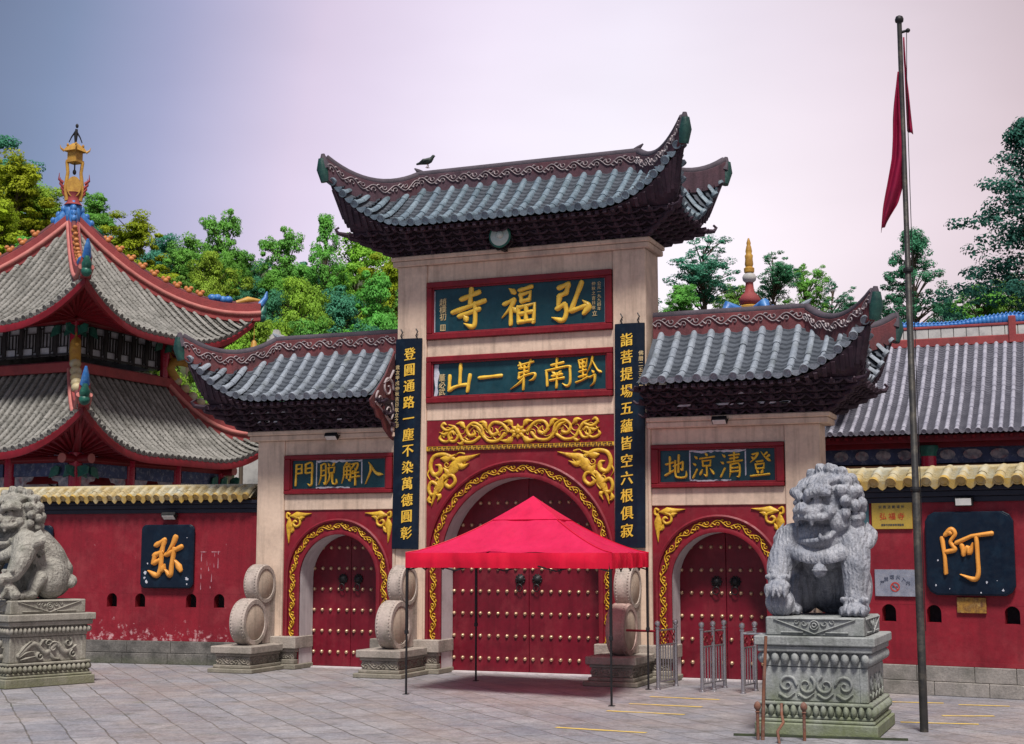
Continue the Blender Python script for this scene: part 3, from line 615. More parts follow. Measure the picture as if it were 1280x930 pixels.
def hill_z(x, y):
    d = max(0, y-18); r = max(0, 1-abs(x+75)/95); ramp = 1-math.exp(-d/55)
    return -.05+ramp*(4+36*(r*r*(3-2*r)))+d*.02
g = MB(); g.grid(lambda u, v: (-170+300*u, -60+280*v, hill_z(-170+300*u, -60+280*v)-.25), 75, 70)
tag(g.done('hillside_terrain', SOIL, smooth=60), kind='structure')
yl = MB()
def yline(x0, y0, x1, y1, w=.12):
    d = Vector((x1-x0, y1-y0, 0)).normalized(); s = Vector((-d.y, d.x, 0))*w/2; a = Vector((x0, y0, .006)); b = Vector((x1, y1, .006)); n = 16
    rg = [[a+(b-a)*i/n-s*random.uniform(.8, 1.1), a+(b-a)*i/n+s*random.uniform(.8, 1.1)] for i in range(n+1)]; yl.loft(rg, closed=False, cap=False)
for q in ((3.67,-3.0,4.93,-3.08), (3.68,-4.27,4.94,-4.33), (3.67,-5.45,4.96,-5.51), (3.66,-7.8,5.05,-7.93), (7.7,-2.35,8.55,-2.25), (8.7,-4.2,9.45,-3.95), (8.8,-2.4,9.6,-2.35), (8.2,-5.3,9.3,-5.15)): yline(*q)
tag(yl.done('painted_ground_lines', YLINE), kind='structure')

# ------------------------------------------------------------------ the gate
gate = thing('temple_gate', 'three-arched temple gate of pale stone and red panels under dark upturned tiled roofs', 'gate')
w = MB()
TD = .95; SD = .6
# tower: pillars, lintel courses, cornice
for sx in (-1, 1):
    a, b = sorted((sx*2.1, sx*2.8)); w.box(a, b, 0, TD, 0, 8.68)
    a, b = sorted((sx*2.106, sx*2.15)); w.box(a, b, -.012, .1, .7, 8.4)
    a, b = sorted((sx*5.55, sx*6.24)); w.box(a, b, 0, SD, 0, 4.97)
    a, b = sorted((sx*5.556, sx*5.60)); w.box(a, b, -.012, .1, .7, 4.66)
    a, b = sorted((sx*2.803, sx*2.87)); w.box(a, b, -.01, SD, .1, 5.05)
for z0, z1 in ((8.29, 8.68), (6.67, 7.04), (5.30, 5.67)): w.box(-2.1, 2.1, .03, TD-.03, z0, z1)
w.box(-2.1, 2.1, .14, TD-.03, 7.04, 8.29); w.box(-2.1, 2.1, .14, TD-.03, 5.67, 6.67); w.box(-2.1, 2.1, .1, TD-.03, 4.65, 5.30)
for sx in (-1, 1):
    a, b = sorted((sx*2.87, sx*5.55))
    for z0, z1 in ((4.64, 4.97), (3.43, 3.78)): w.box(a, b, .02, SD-.02, z0, z1)
    w.box(a, b, .12, SD-.02, 3.78, 4.64)
w.done('stone_frame', STONE, gate, bevel=.012)
c = MB(); c.box(-2.9, 2.9, -.07, TD+.07, 8.68, 8.80); c.box(-2.93, 2.93, -.10, TD+.10, 8.802, 8.90); c.done('cornice', STONE, gate, bevel=.02, smooth=30)
for sx in (-1, 1):
    c = MB(); a, b = sorted((sx*2.81, sx*6.42)); c.box(a, b, -.09, SD+.09, 4.97, 5.09); a, b = sorted((sx*2.81, sx*6.46)); c.box(a, b, -.12, SD+.12, 5.092, 5.19); c.done('cornice', STONE, gate, bevel=.02)

def arch_panel(parent, cx, x0, x1, z0, z1, hw, zs, y0, y1, m, name):
    """wall slab with an arched opening"""
    mb = MB(); n = 28
    arc = [(cx-hw*math.cos(PI*i/n), zs+hw*math.sin(PI*i/n)) for i in range(n+1)]
    for yy in (y0, y1):
        mb.add([(x0,yy,z0),(cx-hw,yy,z0),(cx-hw,yy,zs),(cx-hw,yy,z1),(x0,yy,z1),(x0,yy,zs)], [(0,1,2,5),(5,2,3,4)])
        mb.add([(x1,yy,z0),(cx+hw,yy,z0),(cx+hw,yy,zs),(cx+hw,yy,z1),(x1,yy,z1),(x1,yy,zs)], [(0,1,2,5),(5,2,3,4)])
        mb.loft([[(x,yy,z),(x,yy,z1)] for x, z in arc], closed=False, cap=False)
    mb.done(name, m, parent)
    rv = MB(); path = [(cx-hw, z0)]+arc+[(cx+hw, z0)]
    rv.loft([[(x,y0+.01,z),(x,y1+.02,z)] for x, z in path], closed=False, cap=False)
    rv.done('arch_reveal', REVEAL, parent, smooth=40)
    return path
def arch_trim(parent, cx, hw, z0, zs, y, bw):
    """inner lip, gold vine band and raised outer moulding following the arch"""
    def path(rad, n=40): return [(cx-rad, z0)]+[(cx-rad, z0+(zs-z0)*i/8) for i in range(1, 8)]+[(cx-rad*math.cos(PI*i/n), zs+rad*math.sin(PI*i/n)) for i in range(n+1)]+[(cx+rad, zs-(zs-z0)*i/8) for i in range(1, 8)]+[(cx+rad, z0)]
    mo = MB()
    for rad, wd_, pr in ((hw+bw*.17, bw*.34, .035), (hw+bw*1.22, bw*.26, .055)):
        p1, p2 = path(rad-wd_/2), path(rad+wd_/2)
        rg = [[(a[0], y, a[1]), (a[0], y-pr, a[1]), ((a[0]+b[0])/2, y-pr*1.35, (a[1]+b[1])/2), (b[0], y-pr, b[1]), (b[0], y, b[1])] for a, b in zip(p1, p2)]
        mo.loft(rg, closed=False, cap=False)
    mo.done('arch_moulding', REDP, parent, smooth=50)
    # vine: local coordinates s along the arch centre line, h across (outwards)
    pc = np.array(path(hw+bw*.40)); d = np.r_[0, np.cumsum(np.linalg.norm(np.diff(pc, axis=0), axis=1))]
    def nrm(x, z):
        if z <= zs: return (-1 if x < cx else 1, 0)
        l = math.hypot(x-cx, z-zs); return ((x-cx)/l, (z-zs)/l)
    def f(s, h, dd):
        x, z = np.interp(s, d, pc[:, 0]), np.interp(s, d, pc[:, 1]); nx, nz = nrm(x, z); return (x+nx*h, y-.004-dd, z+nz*h)
    v = MB()
    for pts, ww, kd in vine(d[-1], bw*.62, bw*1.55, .17): stroke(v, pts, ww, kd, f, .03)
    v.done('gold_vine', GOLD, parent, smooth=60)
SPAN = [('g', .10, [(.50,.12),(.30,.02),(.10,.06),(.03,.24),(.10,.40),(.22,.36),(.22,.24),(.14,.22)]),
        ('l', .20, [(.26,.46),(.45,.34),(.58,.16),(.78,.10),(1.0,.03)]), ('l', .13, [(.56,.20),(.66,.26),(.80,.20)]), ('l', .15, [(.24,.10),(.38,.10),(.55,.02)]),
        ('l', .17, [(.30,.40),(.22,.58),(.13,.76),(.06,1.0)]), ('g', .085, [(.30,.44),(.46,.42),(.52,.54),(.42,.64),(.33,.58),(.38,.50)]),
        ('g', .085, [(.20,.62),(.06,.54),(.0,.66),(.05,.78),(.15,.75),(.12,.66)]), ('l', .09, [(.16,.78),(.22,.82),(.17,.92)]), ('l', .09, [(.02,.80),(.01,.90),(.06,.94)]), ('l', .12, [(.30,.28),(.38,.40),(.30,.52)])]
SPAN2 = [('l', .26, [(.14,.10),(.40,.08),(.65,.06),(1.0,.02)]), ('l', .26, [(.10,.14),(.10,.40),(.08,.65),(.10,1.0)]), ('g', .11, [(.34,.12),(.52,.20),(.52,.38),(.36,.44),(.26,.34),(.34,.26),(.42,.30)]),
         ('g', .10, [(.12,.04),(.02,.0),(.0,.14),(.08,.2)]), ('l', .14, [(.28,.46),(.22,.60),(.16,.66)]), ('l', .16, [(.5,.22),(.62,.16),(.74,.14)])]
def spandrel(parent, x, z, sx, w_, h_, y, data):
    m = MB(); i = 0
    if data is SPAN:
        for pts, ww in ((spiral(.36, .22, .07, 0, 1.2), .035), (spiral(.62, .22, .05, 2, -1.2), .03), (spiral(.18, .52, .06, 1, 1.2), .03), ([(.5,.3),(.62,.28),(.72,.18)], .05), ([(.12,.42),(.2,.5),(.24,.6)], .04), ([(.7,.02),(.6,.0),(.52,.06)], .04), ([(.22,.72),(.28,.64),(.27,.56)], .04), ([(.02,.3),(-.02,.4),(.03,.5)], .04)):
            stroke(m, [(x+sx*px*w_, z-pz*h_) for px, pz in pts], ww*(w_+h_)/2, 's', lambda a, b, d: (a, y-.003-d, b), .026)
    for kd, ww, pts in data:
        stroke(m, [(x+sx*px*w_, z-pz*h_) for px, pz in pts], ww*(w_+h_)/2*.95, kd, lambda a, b, d: (a, y-.003-d, b), .035*(1+.02*i)); i += 1
    m.done('gold_spandrel', GOLD, parent, smooth=60)

def studded_door(parent, cx, hw, z1, y, cols, rows, zr0, dz, knock_z):
    for sx in (-1, 1):
        m = MB(); a, b = sorted((cx+sx*.006, cx+sx*hw)); m.box(a, b, y, y+.08, .03, z1); leaf = m.done('door_leaf', REDD, parent, bevel=.006)
        st = MB()
        for r_ in range(rows):
            for k in range(cols):
                x = cx+sx*(.09+(hw-.16)*k/(cols-1)); z = zr0+dz*r_
                st.lathe([(.042, 0), (.040, -.018), (.028, -.038), (.010, -.047)], (x, y, z), 8, 'y')
        st.done('door_studs', BRASS, leaf, smooth=60)
        k = MB(); kx = cx+sx*.19; k.lathe([(.095, 0), (.10, -.02), (.075, -.045), (.045, -.08), (.02, -.09)], (kx, y, knock_z), 16, 'y')
        for a_ in range(10): k.ball((kx+.095*math.cos(a_*PI/5), y-.02, knock_z+.095*math.sin(a_*PI/5)), .024, 6, 4)
        k.tube([(kx+.07*math.sin(t_), y-.075-.02*math.cos(t_/2), knock_z-.10-.075*(1-math.cos(t_))) for t_ in np.linspace(0, 2*PI, 15)], .012, 6)
        k.done('lion_knocker', IRON, leaf, smooth=50)

# central bay
cb = gate
arch_panel(cb, 0, -2.1, 2.1, .02, 4.65, 1.74, 2.32, .06, .62, REDP, 'arch_panel')
arch_trim(cb, 0, 1.74, .69, 2.32, .06, .265)
for sx in (-1, 1): spandrel(cb, sx*2.05, 4.60, -sx, 1.18, 1.12, .06, SPAN)
studded_door(cb, 0, 1.78, 4.15, .66, 9, 8, .30, .465, 1.95)
fz = MB(); fz.box(-2.098, 2.098, .04, .1, 4.745, 5.295); fz.done('frieze_panel', REDP, cb, bevel=.008)
gs_ = MB(); fy = lambda a, b, d: (a, .036-d, b); i = 0
for sx in (-1, 1):
    for kd, ww, pts in (('g', .085, [(.22,.0),(.36,.16),(.56,.19),(.66,.06),(.58,-.06),(.46,-.02),(.50,.07)]), ('l', .12, [(.12,.1),(.2,.2),(.34,.2)]), ('l', .13, [(.1,-.1),(.22,-.2),(.42,-.18)]), ('g', .085, [(.30,-.04),(.44,-.18),(.66,-.19),(.80,-.06),(.92,.10),(1.06,.16)]),
                        ('g', .08, [(.78,-.06),(.84,.12),(1.02,.20),(1.16,.08),(1.10,-.06),(.98,-.04),(1.0,.05)]), ('l', .11, [(.70,.06),(.78,.2),(.9,.21)]), ('g', .08, [(.86,-.1),(1.04,-.2),(1.24,-.17),(1.34,-.02),(1.44,.12),(1.58,.18)]),
                        ('g', .075, [(1.34,-.02),(1.42,-.16),(1.54,-.16),(1.58,-.04),(1.5,.03),(1.45,-.04)]), ('l', .11, [(1.20,.1),(1.3,.2),(1.42,.19)]), ('g', .075, [(1.44,.12),(1.62,.06),(1.74,.14),(1.70,.21),(1.63,.18)]), ('g', .07, [(1.5,-.1),(1.64,-.18),(1.78,-.12),(1.76,-.03)]), ('l', .08, [(1.2,-.16),(1.3,-.23),(1.38,-.2)]), ('l', .08, [(1.56,.02),(1.68,-.02),(1.8,.03)])):
        stroke(gs_, [(sx*px, 5.02+pz) for px, pz in pts], ww, kd, fy, .03*(1+.015*i)); i += 1
for k in range(8): stroke(gs_, [(.05*math.cos(k*PI/4), 5.01+.05*math.sin(k*PI/4)), (.2*math.cos(k*PI/4), 5.01+.16*math.sin(k*PI/4))], .11, 'l', fy, .036+.001*k)
for pts, ww, kd in vine(3.5, .36, .62, .075): stroke(gs_, pts, ww, kd, lambda a, b, d: (a-1.75, .037-d, b+4.84), .018)
gs_.ball((0, .02, 5.01), (.07, .05, .07), 10, 6)
gs_.done('gold_frieze_scroll', GOLD, cb, smooth=60)
kb = MB(); kb.box(-2.098, 2.098, .02, .1, 4.652, 4.742); kb.done('gold_band', GOLD, cb)
kk = MB(); x = -2.05
while x < 2.05:
    for pts in ([(0,.015),(0,.075),(.07,.075),(.07,.035),(.035,.035)], [(.035,.015),(.105,.015)]):
        for a, b in zip(pts[:-1], pts[1:]): kk.box(x+min(a[0],b[0])-.007, x+max(a[0],b[0])+.007, .013, .019, 4.652+min(a[1],b[1])-.007, 4.652+max(a[1],b[1])+.007)
    x += .115
kk.done('key_pattern', mat('dark_key_pattern', (.10, .045, .03), rough=.6), cb)

def plaque(parent, x0, x1, z0, z1, yf, fw, chars, hand_w, hand_h, xs, zc, board=BOARD, fh=None):
    f = MB(); fh = fh or fw
    for a in ((x0, x1, z1-fh, z1), (x0, x1, z0, z0+fh), (x0, x0+fw, z0+fh, z1-fh), (x1-fw, x1, z0+fh, z1-fh)): f.box(a[0], a[1], yf-.06, yf+.12, a[2], a[3])
    sgn = f.done('signboard', FRAME, parent, bevel=.015)
    li = MB(); q = fw+.03; qh = fh+.03
    for a in ((x0+fw, x1-fw, z1-qh, z1-fh), (x0+fw, x1-fw, z0+fh, z0+qh), (x0+fw, x0+q, z0+qh, z1-qh), (x1-q, x1-fw, z0+qh, z1-qh)): li.box(a[0]-.001, a[1]+.001, yf-.02, yf+.09, a[2]-.001, a[3]+.001)
    li.done('frame_fillet', REDP, sgn, bevel=.006)
    b = MB(); b.box(x0+fw+.005, x1-fw-.005, yf+.035, yf+.1, z0+fh+.005, z1-fh-.005); b.done('board_panel', board, sgn)
    fn = lambda a, b_, d: (a, yf+.033-d, b_)
    for ch, x in zip(chars, xs):
        lt = MB(); put_hand(lt, ch, x, zc, hand_w, hand_h*(1.0 if ch != '一' else .45), fn, .045, 1.22); lt.done('gold_character', LETTER, sgn, smooth=60)
    return sgn, fn
s1, f1 = plaque(cb, -2.09, 2.09, 7.04, 8.29, .0, .125, '寺福弘', .80, .86, (-1.13, .02, 1.16), 7.68)
sm = MB()
for i, ch in enumerate('趙樸初'): put_glyph(sm, ch, -1.73, 7.85-.16*i, .17, f1, .015)
for (a, b, c_, d_) in ((-1.79,-1.67,7.35,7.362),(-1.79,-1.67,7.228,7.24),(-1.79,-1.778,7.24,7.35),(-1.682,-1.67,7.24,7.35),(-1.757,-1.745,7.24,7.35),(-1.717,-1.705,7.24,7.35)): sm.box(a, b, .02, .036, c_, d_)
sm.done('signature', PALEG, s1)
sm = MB()
for i, ch in enumerate('公元一九九四年'): put_glyph(sm, ch, 1.80, 8.02-.088*i, .085, f1, .012)
for i, ch in enumerate('仲秋之吉日敬'): put_glyph(sm, ch, 1.68, 8.02-.1*i, .085, f1, .012)
put_glyph(sm, '立', 1.70, 7.40, .12, f1, .012)
sm.done('date_inscription', PALEG, s1)
pe = MB(); pe.box(-1.935, -1.915, .03, .037, 7.2, 8.1); pe.box(1.915, 1.945, .03, .037, 7.2, 8.12); pe.done('flaked_paint', WHITEP, s1)
s2, f2 = plaque(cb, -2.09, 2.09, 5.67, 6.67, .0, .12, '山一第南黔', .56, .62, (-1.33, -.62, .12, .89, 1.57), 6.19)
sm = MB()
for i, ch in enumerate('董必武'): put_glyph(sm, ch, -1.74, 6.22-.155*i, .16, f2, .015)
sm.done('signature', PALEG, s2)
pe = MB(); pe.prism([(-1.93,5.82),(-1.90,6.0),(-1.93,6.2),(-1.92,6.5),(-1.82,6.5),(-1.83,6.4),(-1.80,6.3),(-1.84,6.15),(-1.85,6.0),(-1.83,5.9),(-1.86,5.82)], lambda a, b, d: (a, .034-d, b), 0, .006); pe.done('flaked_paint', WHITEP, s2)

for sx, chars in ((-1, '門脱解入'), (1, '地涼清登')):
    bay = gate
    cx = sx*4.2; a, b = sorted((sx*2.87, sx*5.55))
    arch_panel(bay, cx, a, b, .02, 3.43, .94, 1.96, .05, .62, REDP, 'arch_panel')
    arch_trim(bay, cx, .94, .69, 1.96, .05, .255)
    for q in (-1, 1): spandrel(bay, (b-.06 if q > 0 else a+.06), 3.37, -q, .62, .66, .05, SPAN2)
    studded_door(bay, cx, .98, 3.0, .66, 5, 6, .34, .455, 1.93)
    mid = (a+b)/2; xs = [mid-.83, mid-.27, mid+.29, mid+.85] if sx > 0 else [mid-.86, mid-.26, mid+.30, mid+.87]
    s3, f3 = plaque(bay, a+.01, b-.01, 3.78, 4.64, .0, .15, chars, .45, .50, xs, 4.21, fh=.085)
    pe = MB(); px0, px1 = mid-.56, mid+.58
    def rag(x0, x1, z0, z1, n):
        random.seed(int(x0*100)); up = [(lerp(x0, x1, i/n), z1+random.uniform(-.012, .012)) for i in range(n+1)]; dn = [(lerp(x1, x0, i/n), z0+random.uniform(-.025, .02)) for i in range(n+1)]
        pe.prism(dn[::-1]+up[::-1], lambda q, r_, d: (q, .034-d, r_), 0, .006)
    rag(px0, px1, 4.475, 4.512, 18); rag(px0, px0+.025, 3.95, 4.47, 4); rag(px1-.025, px1, 4.0, 4.47, 4); rag(px0, px1-.3, 3.905, 3.93, 14)
    pe.done('flaked_paint', WHITEP, s3)

# stone bases either side of each arch
def base_run(x0, x1, y0, y1):
    m = MB(); m.box(x0-.05, x1+.05, y0-.06, y1, .44, .70); m.box(x0, x1, y0, y1, .36, .44); m.box(x0+.03, x1-.03, y0+.03, y1, .21, .36); m.box(x0, x1, y0-.02, y1, .11, .21); m.box(x0-.06, x1+.06, y0-.07, y1, 0, .11)
    o = m.done('stone_base', GSTONE, gate, bevel=.015)
    v = MB(); f, L = pathmap([(x0+.04, y0+.03, .225), (x1-.04, y0+.03, .225)], (0, -1, 0))
    for pts, ww, kd in vine(L, .12, .3, .16): stroke(v, pts, ww, kd, f, .02)
    v.done('carved_band', GSTONE, o, smooth=60)
for sx in (-1, 1):
    for a, b in ((1.75, 3.25), (5.15, 6.3)): q0, q1 = sorted((sx*a, sx*b)); base_run(q0, q1, -.12, .61)
th = MB()
for cx, hw in ((0, 1.74), (-4.2, .94), (4.2, .94)): th.box(cx-hw, cx+hw, .50, .75, 0, .028)
th.done('threshold', REVEAL, gate)

HC = Hip(2.55, 3.92, 1.42, 1.64, 10.50, 9.42, 10.56, 1.9, 10.22, ys=.25, pw=2.4)
gate_roof(gate, 'central_roof', HC, 0, .475, -3.92, 3.92, (-2.78, 2.78, .48), 8.90, 9.36, (-1, 1), TILEB, 1, (-3.55, 3.55, 1.15), rmat=RIDGED)
for fl in (-1, 1):
    HS = Hip(6.0, 7.44, 1.30, 1.48, 6.95, 5.83, 6.87, 5.6, 6.60, ys=.2, pw=2.2)
    gate_roof(gate, 'side_roof', HS, 0, .3, 2.88, 7.44, (2.83, 6.38, .34), 5.19, 5.76, (1,), TILE, fl, (2.85, 7.05, 1.05), chips=5+fl)
# carved gable board closing the inner end of the left side roof
for fl in (-1,):
    gb = MB(); poly = [(-.02, 6.85), (-.45, 6.28), (-.9, 5.88), (-1.16, 5.68), (-1.1, 5.55), (-.95, 5.5), (-.85, 5.35), (-.6, 5.3), (-.5, 5.12), (-.2, 4.95), (-.02, 4.9)]
    gb.prism(poly, lambda y, z, d: (fl*(2.862+d), y+.04, z), 0, .035); o = gb.done('gable_board', RIDGE, gate)
    sw = MB()
    for pts, ww in ((spiral(-.35, 6.0, .25, 0, 1.3), .07), (spiral(-.75, 5.72, .18, 2, 1.3), .06), (spiral(-.3, 5.5, .22, 1, -1.3), .07), ([(-.1, 6.4), (-.3, 6.2), (-.55, 6.1)], .07), ([(-.1, 5.2), (-.3, 5.3), (-.6, 5.5), (-.95, 5.65)], .06), (spiral(-.12, 5.12, .1, 0, 1), .05)):
        stroke(sw, pts, ww, 's', lambda a, b, d: (fl*(2.860-d), a+.04, b), .03)
    sw.done('scroll_relief', WSCROLL, o, smooth=60)
# ------------------------------------------------------------------ drum stones against the pillars
def drum(mb, c, r, w):
    """stone drum, axis along x, with rimmed faces and beaded edges"""
    x0, x1 = c[0]-w/2, c[0]+w/2
    prof = [(r*.76, .02), (r*.78, 0), (r*.95, 0), (r*.975, .015), (r*.985, w*.15), (r*1.0, w*.3), (r*1.008, w*.5), (r*1.0, w*.7), (r*.985, w*.85), (r*.975, w-.015), (r*.95, w), (r*.78, w), (r*.76, w-.02)]
    mb.lathe([(a, b-w/2) for a, b in prof], c, 40, 'x')
    for e in (-.36, .36):
        for k in range(44):
            a = 2*PI*k/44; mb.ball((c[0]+w*e, c[1]+r*.985*math.cos(a), c[2]+r*.985*math.sin(a)), .017, 6, 4)
def drum_stone(x, label, tint=None):
    t = thing('drum_stone', label, 'drum stone', (x, 0, 0), 0, 'drum stones against the gate pillars')
    m = MB(); m.box(-.50, .50, -1.46, -.17, .40, .55); m.box(-.44, .44, -1.40, -.17, .34, .40); m.box(-.41, .41, -1.37, -.17, .16, .34); m.box(-.46, .46, -1.42, -.17, .09, .16); m.box(-.54, .54, -1.50, -.17, 0, .09)
    p = m.done('pedestal', GSTONE, t, bevel=.014)
    v = MB(); f, L = pathmap([(-.40, -1.37, .165), (.40, -1.37, .165)], (0, -1, 0))
    for pts, ww, kd in vine(L, .17, .36, .14): stroke(v, pts, ww, kd, f, .022)
    for s_ in (-1, 1):
        f, L = pathmap([(s_*.41, -1.36, .165), (s_*.41, -.2, .165)], (s_, 0, 0))
        for pts, ww, kd in vine(L, .17, .36, .14): stroke(v, pts, ww, kd, f, .022)
    v.done('carved_band', GSTONE, p, smooth=60)
    m = MB(); drum(m, (.05, -.86, 1.03), .50, .36); o = m.done('lower_drum', tint or DRUM, t, smooth=40); m = MB(); m.lathe([(.37, .162), (.365, .166), (.02, .172)], (.05, -.86, 1.03), 36, 'x'); m.lathe([(.37, -.162), (.365, -.166), (.02, -.172)], (.05, -.86, 1.03), 36, 'x'); m.done('drum_face', DRUMF, o, smooth=40)
    m = MB(); drum(m, (.04, -.42, 1.83), .42, .33); m.box(-.10, .18, -.5, -.013, .56, 1.9); o = m.done('upper_drum', DRUM, t, smooth=40); m = MB(); m.lathe([(.315, .147), (.31, .151), (.02, .157)], (.04, -.42, 1.83), 36, 'x'); m.lathe([(.315, -.147), (.31, -.151), (.02, -.157)], (.04, -.42, 1.83), 36, 'x'); m.done('drum_face', DRUMF, o, smooth=40)
drum_stone(-5.9, 'weathered drum stone at the outermost left pillar, mossy dark on its lower rim')
drum_stone(-2.45, 'pale drum stone below the left hanging couplet board, behind a tent leg')
drum_stone(2.45, 'reddish-tinted drum stone under the right hanging couplet board, behind the tent', mat('red_tinted_drum_stone', (.43, .31, .28), (.34, .24, .22), 2.0, .85, .35, 30, stain=(.18, .12, .11), stain_amt=.7, stain_scale=1.9, streak=.35, fine=.14))
drum_stone(5.9, 'drum stone at the outermost right pillar, hidden behind the grey lion')

# ------------------------------------------------------------------ couplet boards hung on the tower pillars
def couplet(x0, x1, z0, z1, chars, small, sx, label, tilt=0):
    cx = (x0+x1)/2; t = thing('couplet_board', label, 'couplet board', (cx, -.06, z0), 0, 'couplet boards on the tower pillars'); t.rotation_euler = (0, tilt, 0)
    w_ = (x1-x0)/2; H_ = z1-z0
    b = MB(); rg = []
    for a, y in ((-1, 0), (-.5, -.03), (0, -.04), (.5, -.03), (1, 0)): rg.append([(a*w_, y, 0), (a*w_, y, H_), (a*w_, y+.04, H_), (a*w_, y+.04, 0)])
    b.loft(rg); b.done('board', NAVY, t, bevel=.006)
    fn = lambda a, b_, d: (a, -.036-d*.8+.03*(abs(a)/w_)**2, b_)
    n = len(chars); z = np.linspace(H_-.34, .34, n)
    for ch, zz in zip(chars, z):
        ox = (.05 if sx < 0 else -.05)
        lt = MB()
        for dx, dz in ((0, 0), (.006, .005), (-.006, -.003)): put_glyph(lt, ch, ox+dx, zz+dz, .285, fn, .02+dx*.3, .95, .12)
        lt.done('gold_character', LETTER, t)
    s = MB()
    for i, ch in enumerate(small): put_glyph(s, ch, sx*w_*.78, H_-.62-i*.115, .105, fn, .012)
    s.done('side_inscription', PALEG, t)
    h = MB()
    for q in (-.16, .2):
        h.tube([(q, .03, H_+.14), (q-.025, -.01, H_+.20), (q+.02, -.03, H_+.13), (q-.02, -.03, H_+.06), (q+.015, -.015, H_-.02)], .014, 6)
    h.done('hook', IRON, t)
couplet(-2.86, -2.24, 2.58, 7.09, '登圓通路一塵不染萬德圓彰', '歲次甲戌仲秋吉日敬立之印', -1, 'long navy couplet board left of the main arch, small inscription along its left edge', .012)
couplet(2.12, 2.75, 2.6, 7.13, '詣菩提場五蘊皆空六根俱寂', '佛曆二五三八年', 1, 'long navy couplet board right of the main arch, small inscription along its right edge', .008)

# ------------------------------------------------------------------ lamps, bird
t = thing('floodlight', 'round pale green floodlight under the central roof eave above the top sign', 'floodlight', (-.22, -.42, 9.08))
m = MB(); m.lathe([(.02, .16), (.12, .14), (.20, .06), (.235, 0), (.25, -.02), (.235, -.04)], (0, 0, 0), 24, 'y'); m.done('housing', GREEN, t, smooth=40)
m = MB(); m.lathe([(.225, -.03), (.18, -.055), (.1, -.07), (.01, -.075)], (0, 0, 0), 24, 'y'); m.ball((.02, -.06, .02), .09, 12, 8); m.done('lens', LAMPG, t, smooth=60)
m = MB(); m.tube([(-.24, .02, 0), (-.26, .06, -.12), (-.1, .1, -.26), (.1, .1, -.26), (.26, .06, -.12), (.24, .02, 0)], .018, 6); m.box(-.04, .04, .06, .4, -.27, -.2); m.done('bracket', IRON, t)
def wall_lamp(loc, rz, label, tilt=.5, big=1.0):
    t = thing('flood_lamp', label, 'lamp', loc, rz, 'small floodlights on the walls')
    m = MB(); m.obox((0, -.10, 0), (.30*big, .10, .15*big), (tilt, 0, 0)); m.done('housing', IRON, t, bevel=.012)
    m = MB(); m.obox((0, -.10-.052*math.cos(tilt), -.052*math.sin(tilt)), (.26*big, .012, .115*big), (tilt, 0, 0)); m.done('lens', LAMPW, t, bevel=.004)
    m = MB(); m.tube([(-.16*big, -.10, 0), (-.16*big, -.02, .02), (.16*big, -.02, .02), (.16*big, -.10, 0)], .012, 6); m.box(-.03, .03, -.03, .0, -.03, .06); m.done('bracket', IRON, t)
wall_lamp((-4.27, -.10, 5.02), 0, 'small floodlight clipped under the left side roof above the left signboard', .9)
wall_lamp((4.33, -.10, 5.08), 0, 'small floodlight clipped under the right side roof above the right signboard', .9)
def bird():
    t = thing('pigeon', 'dark pigeon perched on the central roof ridge', 'bird', (-2.34, .475, 11.0), 0)
    m = MB()
    pts = [(-.27, 0, .10), (-.18, 0, .115), (-.08, 0, .135), (.0, 0, .145), (.07, 0, .165), (.11, 0, .20), (.135, 0, .235)]
    rr = [.022, .035, .062, .075, .066, .045, .036]
    m.tube(pts, rr, 10); m.ball((.145, 0, .245), (.042, .036, .036), 8, 6); m.tube([(.18, 0, .245), (.215, 0, .235)], [.012, .003], 6)
    for s in (-1, 1): m.tube([(.05, s*.05, .17), (-.06, s*.075, .15), (-.2, s*.04, .115)], [.03, .045, .008], 8)
    m.done('body', FEATH, t, smooth=60, remesh=.011, smoothit=2)
    m = MB()
    for s in (-1, 1): m.tube([(.0, s*.03, .10), (.02, s*.03, .05), (.0, s*.03, .0)], .008, 5); m.tube([(-.03, s*.03, .0), (.045, s*.03, .0)], .007, 5)
    m.done('legs', RUST, t)
bird()

